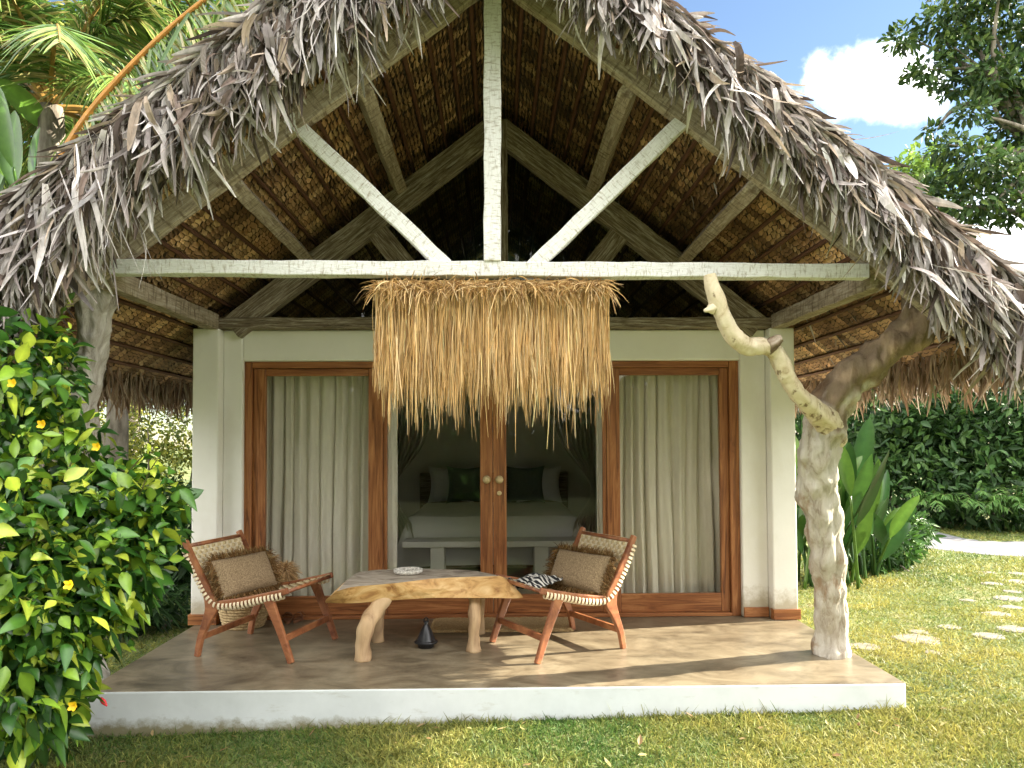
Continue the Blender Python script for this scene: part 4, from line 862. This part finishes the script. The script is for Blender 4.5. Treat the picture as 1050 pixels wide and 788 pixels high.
# palms at the upper left
PG = [[.10, .19, .04], [.16, .26, .06], [.07, .14, .035], [.24, .30, .08], [.30, .27, .11]]
def palm(x, y, h, n, L, label, azr=None, seed=0):
    root = empty('palm_tree', (x, y, float(gz(x, y))), label, 'palm tree', 'palms behind the house'); m = MB(); g = root.location.z
    tube(m, [(x, y, g), (x + .1, y, g + h * .5), (x, y, g + h)], [.17, .13, .12], 12, 30, .05, 8); setp(m.build('trunk', M['bark'], root, smooth=True), root)
    m = MB()
    for i in range(n):
        az = 2 * math.pi * i / n + RNG.normal(0, .25); frond(m, np.array([x, y, g + h]), az, RNG.uniform(.15, 1.25), L * RNG.uniform(.8, 1.15), RNG.uniform(.6, 1.1), .62, .034, 70, PG, rib=(.42, .26, .08), ribr=.03, hang=.7)
    setp(m.build('crown', M['leaf'], root), root); return root
palm(-4.35, 1.2, 5.0, 18, 2.4, 'palm with pale trunk and drooping green fronds beside the left roof slope')
palm(-6.0, 3.8, 6.8, 18, 2.7, 'tall palm at the far left with arching fronds')
palm(-4.2, 5.2, 7.4, 16, 2.6, 'palm standing behind the left roof slope nearest the ridge')
# one near frond with an orange midrib arching over the roof
pr = at(75, 135, -.6); pe = at(215, -5, -.6)
root = empty('palm_frond', tuple(pr), 'young palm with one long orange ribbed frond above the left roof', 'palm'); m = MB()
P = catmull([at(40, 215, -.3), at(78, 135, -.5), at(140, 62, -.6), at(215, -4, -.7), at(330, -80, -.8)], 24); tube(m, P, np.linspace(.032, .012, 24), 8, col=(.62, .30, .07))
n = 70; tt = np.repeat(np.linspace(.25, 1, n), 2); sg = np.tile([-1., 1.], n); pos = np.stack([np.interp(tt, np.linspace(0, 1, 24), P[:, k]) for k in range(3)], -1); tan = unit(np.stack([np.interp(tt, np.linspace(0, 1, 24), np.gradient(P[:, k])) for k in range(3)], -1))
D = np.array([-.6, 0, .5]) * sg[:, None] * .6 + tan * .4 + RNG.normal(0, .15, pos.shape); D[:, 2] -= .8; D[:, 1] += .25 * sg
leaves(m, pos, D, rnd_dirs(len(tt)) + np.array([0, -1, 0]), RNG.uniform(.45, .8, len(tt)), .026, [.6, 1, .85, .55, .08], droop=RNG.uniform(.1, .5, len(tt)), fold=.4, col=pick(PG, len(tt), .2)); setp(m.build('frond', M['leaf'], root), root)
m = MB(); q = at(40, 215, -.3); tube(m, [(q.x - .3, q.y + .1, float(gz(q.x, q.y))), (q.x - .2, q.y + .05, 1.2), tuple(q)], [.07, .06, .035], 8, 20); setp(m.build('stem', M['bark'], root, smooth=True), root)
broadleaf('banana_plant', 120, 215, 1.6, 8, (.6, .95), (.25, .34), 'banana plant showing a broad leaf above the left roof slope', [[.10, .24, .04], [.16, .32, .05]], .5, up=1.0)
broadleaf('banana_plant', 20, 230, .8, 8, (.5, .8), (.22, .3), 'leafy green plant at the far left above the thatch', [[.06, .14, .025], [.10, .19, .035]], .5, up=.9)
for o in bpy.data.objects:
    if o.name.startswith('banana_plant'):
        m = MB(); l = o.location; tube(m, [(l.x, l.y, float(gz(l.x, l.y))), (l.x + .03, l.y, l.z * .5), (l.x, l.y, l.z)], [.12, .10, .06], 10, 16); setp(m.build('stem', M['bark'], o, smooth=True), o)
# trees
def tree(x, y, h, blobs, N, Lr, cols, label, group=None, trunk_r=.2, limbs=14, wr=(.35, .5), surf=.3, fork=.55, lean=(0, 0)):
    g = float(gz(x, y)); root = empty('tree', (x, y, g), label, 'tree', group); m = MB(); top = np.array([x + lean[0], y + lean[1], g + h])
    P = catmull([(x, y, g - .1), (x + .15, y, g + h * .35), (x + lean[0] * .5, y + lean[1] * .5, g + h * .7), top], 20); tube(m, P, np.linspace(trunk_r, trunk_r * .3, 20), 12, None, .08, 5)
    B = np.asarray(blobs)
    for i in range(limbs):
        q = B[i % len(B), :3] + RNG.normal(0, .15, 3); b = P[int(20 * RNG.uniform(fork, .95))]; mid = (b + q) / 2 + RNG.normal(0, .25, 3); tube(m, [b, mid, q], [trunk_r * .35, trunk_r * .2, .012], 7, 14)
    setp(m.build('trunk', M['bark'], root, smooth=True), root)
    m = MB(); foliage(m, blobs, N, Lr, wr, cols, surf=surf, up=.4); setp(m.build('crown', M['far_leaf'], root), root); return root
spots = [(925, 40, .35), (950, 70, .4), (965, 20, .5), (1005, 20, .6), (1040, 40, .7), (980, 85, .45), (1015, 80, .6), (1045, 110, .6), (985, 45, .4), (1000, 115, .35), (1040, 140, .5),
         (975, 150, .35), (960, 135, .25), (1000, 165, .5), (1035, 175, .6), (970, 185, .45), (945, 195, .35), (1000, 205, .55), (1040, 215, .5), (960, 222, .35), (985, 235, .35), (1070, 70, .8), (1080, 180, .8), (1100, 20, .9), (1020, -20, .7), (970, -25, .5)]
tree(10.6, 8.0, 8.5, [bl(a, b, 7.6 + random.uniform(-.8, .8), r * 1.0, r, r * .62) for a, b, r in spots], 9500, (.11, .2), [[.03, .06, .02], [.045, .09, .025], [.06, .11, .03], [.10, .15, .03]], 'tall tree with small dark leaves against the sky at the upper right', limbs=26, trunk_r=.28, surf=.2)
tree(9.6, 14, 6.5, [bl(930, 175, 14, .6, .6, .35), bl(945, 160, 14, .45, .5, .3), bl(920, 190, 14, .5), bl(955, 185, 14, .6)], 900, (.16, .26), [[.22, .32, .05], [.16, .26, .05]], 'pale yellow green treetop just above the right roof slope', trunk_r=.12)
for (x, y, h, r, lab) in ((-9.5, 6, 6, 2.2, 'dense green tree behind the palms at the far left'), (-7.5, 9, 10, 2.8, 'tall green tree behind the palms at the upper left'), (-4.6, 10, 10.5, 2.8, 'green tree behind the left half of the roof'), (6.5, 13, 3.6, 1.8, 'dark tree behind the right eave'), (10.5, 14, 4.0, 2.0, 'dark tree behind the bushes at the right'), (14.5, 12, 4.5, 2.2, 'dark tree at the far right behind the bushes')):
    tree(x, y, h, [(x + RNG.normal(0, r * .45), y + RNG.normal(0, r * .4), h * RNG.uniform(.3, 1.0), r * .55, r * .55, r * .45) for i in range(14)], 5200, (.2, .36), MD + DK if x < 0 else DK, lab, group='trees beyond the house')

for (x, y, h, lab) in ((-9, -19, 14, 'green tree across the lawn at the left, reflected in the glass'), (-3, -21, 16, 'green tree across the lawn left of centre, reflected in the glass'), (3, -20, 16, 'green tree across the lawn right of centre, reflected in the glass'), (9, -22, 14, 'green tree across the lawn at the right, reflected in the glass')):
    tree(x, y, h, [(x + RNG.normal(0, 2.2), y + RNG.normal(0, 1.2), h * RNG.uniform(.12, 1.0), 2.0, 1.8, 1.7) for i in range(30)], 7000, (.45, .8), MD + DK, lab, group='trees across the lawn')
shrub('hedge', [(x + RNG.normal(0, .3), -17 + RNG.normal(0, .4), RNG.uniform(.2, 2.6), 1.3, 1.1, 1.0) for x in np.linspace(-14, 14, 60)], 16000, (.35, .6), (.35, .5), DK + MD, 'long dark hedge added out of view across the lawn to darken the glass reflections', 'hedge', stems=10)  # unseen hedge, added to close bright gaps in the glass reflections
# ------------------------------------------------------------------ stepping stones
st = [(1013, 586, 9, 'small far stepping stone at the edge of the sandy path'), (1044, 587, 10, 'pale stepping stone at the right edge touching the sandy path'), (1043, 595, 15, 'broad pale stepping stone second from the path at the right edge'),
      (1017, 597, 11, 'half sunken stepping stone left of the broad one near the path'), (1038, 605, 9, 'round stepping stone at the right edge in the shaded grass'), (1034, 612, 16, 'wide pale stepping stone in the shaded grass'),
      (992, 614, 8, 'small isolated stepping stone in shaded grass left of the row'), (1036, 621, 12, 'narrow stepping stone below the wide pale one'), (1022, 628, 15, 'pale stepping stone where the grass turns sunny'),
      (973, 641, 11, 'grass covered stepping stone in the sun near the middle of the row'), (1040, 643, 17, 'large stepping stone at the right edge in sunny grass'), (1014, 650, 16, 'flat stepping stone in sunny grass left of the one at the edge'),
      (942, 646, 10, 'small stepping stone just beyond the largest one'), (940, 653, 24, 'largest white stepping stone in the sunny grass'), (886, 661, 17, 'stepping stone beside the foot of the trunk post'), (957, 667, 9, 'tiny stepping stone in front of the largest one')]
STN = []
for (px, py, hw, lab) in st:
    p = onz(px, py, -.13); z = float(gz(p.x, p.y)); p = onz(px, py, z + .02); r = hw / (F / (p.y + 6)); n = 18; m = MB()
    rr = [r * (1 + .22 * mnoise.noise(Vector((math.cos(t) * 1.3 + px, math.sin(t) * 1.3, py)))) for t in np.linspace(0, 2 * math.pi, n + 1)[:-1]]
    rings = []
    for (k, zz) in ((1.0, -.05), (1.0, .002), (.95, .010), (.5, .012)):
        rings += [(rr[i] * k * math.cos(2 * math.pi * i / n), rr[i] * .85 * k * math.sin(2 * math.pi * i / n), zz) for i in range(n)]
    m.add(rings, [*[(k * n + i, k * n + (i + 1) % n, (k + 1) * n + (i + 1) % n, (k + 1) * n + i) for k in range(3) for i in range(n)], tuple(range(3 * n, 4 * n))])
    o = m.build('stepping_stone', M['stone']); o.location = (p.x, p.y, z - .004); tag(o, lab, 'stepping stone', 'stepping stones in the lawn'); STN.append((p.x, p.y, r))

# ------------------------------------------------------------------ grass
def in_path(x, y):
    d = np.full(len(x), 9.); 
    for i in range(60): d = np.minimum(d, np.hypot(x - PC[i, 0], y - PC[i, 1]) - PC[i, 2])
    return d < .05
def blades(m, x, y, Lr, w, tuft=0):
    ok = ~((np.abs(x) < 2.44) & (y > -1.605) & (y < 4.6)) & ~in_path(x, y)
    for (sx, sy, r) in STN: ok &= np.hypot(x - sx, (y - sy) / .85) > r * RNG.uniform(.3, .95, len(x))
    x, y = x[ok], y[ok]; N = len(x); z = gz(x, y) - .004
    pn = np.array([mnoise.noise(Vector((a * 1.1, b * 1.1, 0))) + .6 * mnoise.noise(Vector((a * 4.2, b * 4.2, 4))) for a, b in zip(x, y)])
    dry = np.clip(.34 + .55 * pn + RNG.normal(0, .2, N) + .16 * np.clip(x - .3, 0, 2.2) - .05 * np.clip(y, 0, 8), 0, 1)[:, None]
    c = np.array([.06, .125, .024]) * (1 - dry) + np.array([.33, .295, .08]) * dry; c *= (1 + RNG.normal(0, .22, (N, 1)))
    dd = RNG.normal(0, 1, (N, 3)) * .55; dd[:, 2] = np.abs(dd[:, 2]) * .4 + .55
    leaves(m, np.column_stack([x, y, z]), dd, rnd_dirs(N), RNG.uniform(*Lr, N) * (1 + .3 * np.clip(pn, -.5, .6)), w if np.ndim(w) == 0 else w[ok], PROF_BLADE, droop=RNG.uniform(.1, .7, N), col=np.clip(c, .01, 1), across=2)
m = MB()
N = 75000; blades(m, RNG.uniform(-3.2, 3.3, N), RNG.uniform(-2.6, -1.6, N), (.03, .075), .0058)
N = 70000; u = RNG.uniform(0, 1, N); yv = -2.4 + 4.4 * u; xv = 2.3 + RNG.uniform(0, 1, N) * (2.2 + .75 * (yv + 2.4)); blades(m, xv, yv, (.03, .07), .0065)
N = 60000; yv = 2 + 7 * RNG.uniform(0, 1, N); xv = 2.3 + RNG.uniform(0, 1, N) * (3.5 + .8 * yv); blades(m, xv, yv, (.04, .085), .011)
N = 30000; yv = RNG.uniform(-1.6, 5.5, N); xv = -2.4 - RNG.uniform(0, 1, N) * (1.2 + .35 * (yv + 2)); blades(m, xv, yv, (.03, .08), .008)
# longer tufts along the foot of the slab
N = 1300; xv = RNG.uniform(-2.5, 2.45, N); k = np.array([mnoise.noise(Vector((q * 3.5, 0, 8))) for q in xv]); xv = xv[k > -.05]; blades(m, xv, -1.61 - np.abs(RNG.normal(0, .035, len(xv))), (.05, .13), .006)
N = 16000; xv = RNG.uniform(-3, 5, N); yv = np.where(xv < 2.45, RNG.uniform(-2.5, -1.6, N), RNG.uniform(-2.4, 2.5, N))
k = np.array([mnoise.noise(Vector((a * 2.6, b * 2.6, 11))) for a, b in zip(xv, yv)]); xv, yv = xv[k > .22], yv[k > .22]; blades(m, xv, yv, (.06, .12), .007)
tag(m.build('grass', M['grass']), 'short patchy lawn grass round the porch', 'grass', kind='stuff')
# dry leaves dropped on the lawn
N = 60; x = RNG.uniform(-2.6, 5.5, N); y = np.where(x < 2.45, RNG.uniform(-2.4, -1.65, N), RNG.uniform(-2.2, 5, N)); m = MB()
dd = RNG.normal(0, 1, (N, 3)); dd[:, 2] *= .2
leaves(m, np.column_stack([x, y, gz(x, y) + RNG.uniform(.015, .035, N)]), dd, RNG.normal(0, .3, (N, 3)) + np.array([0, 0, 1]), RNG.uniform(.03, .075, N), RNG.uniform(.012, .03, N), PROF_LEAF, fold=.4, curl=.2, col=pick([[.40, .28, .14], [.28, .17, .08], [.5, .42, .2]], N))
tag(m.build('leaf_litter', M['grass']), 'small dry brown leaves scattered over the lawn', 'leaf litter', kind='stuff')
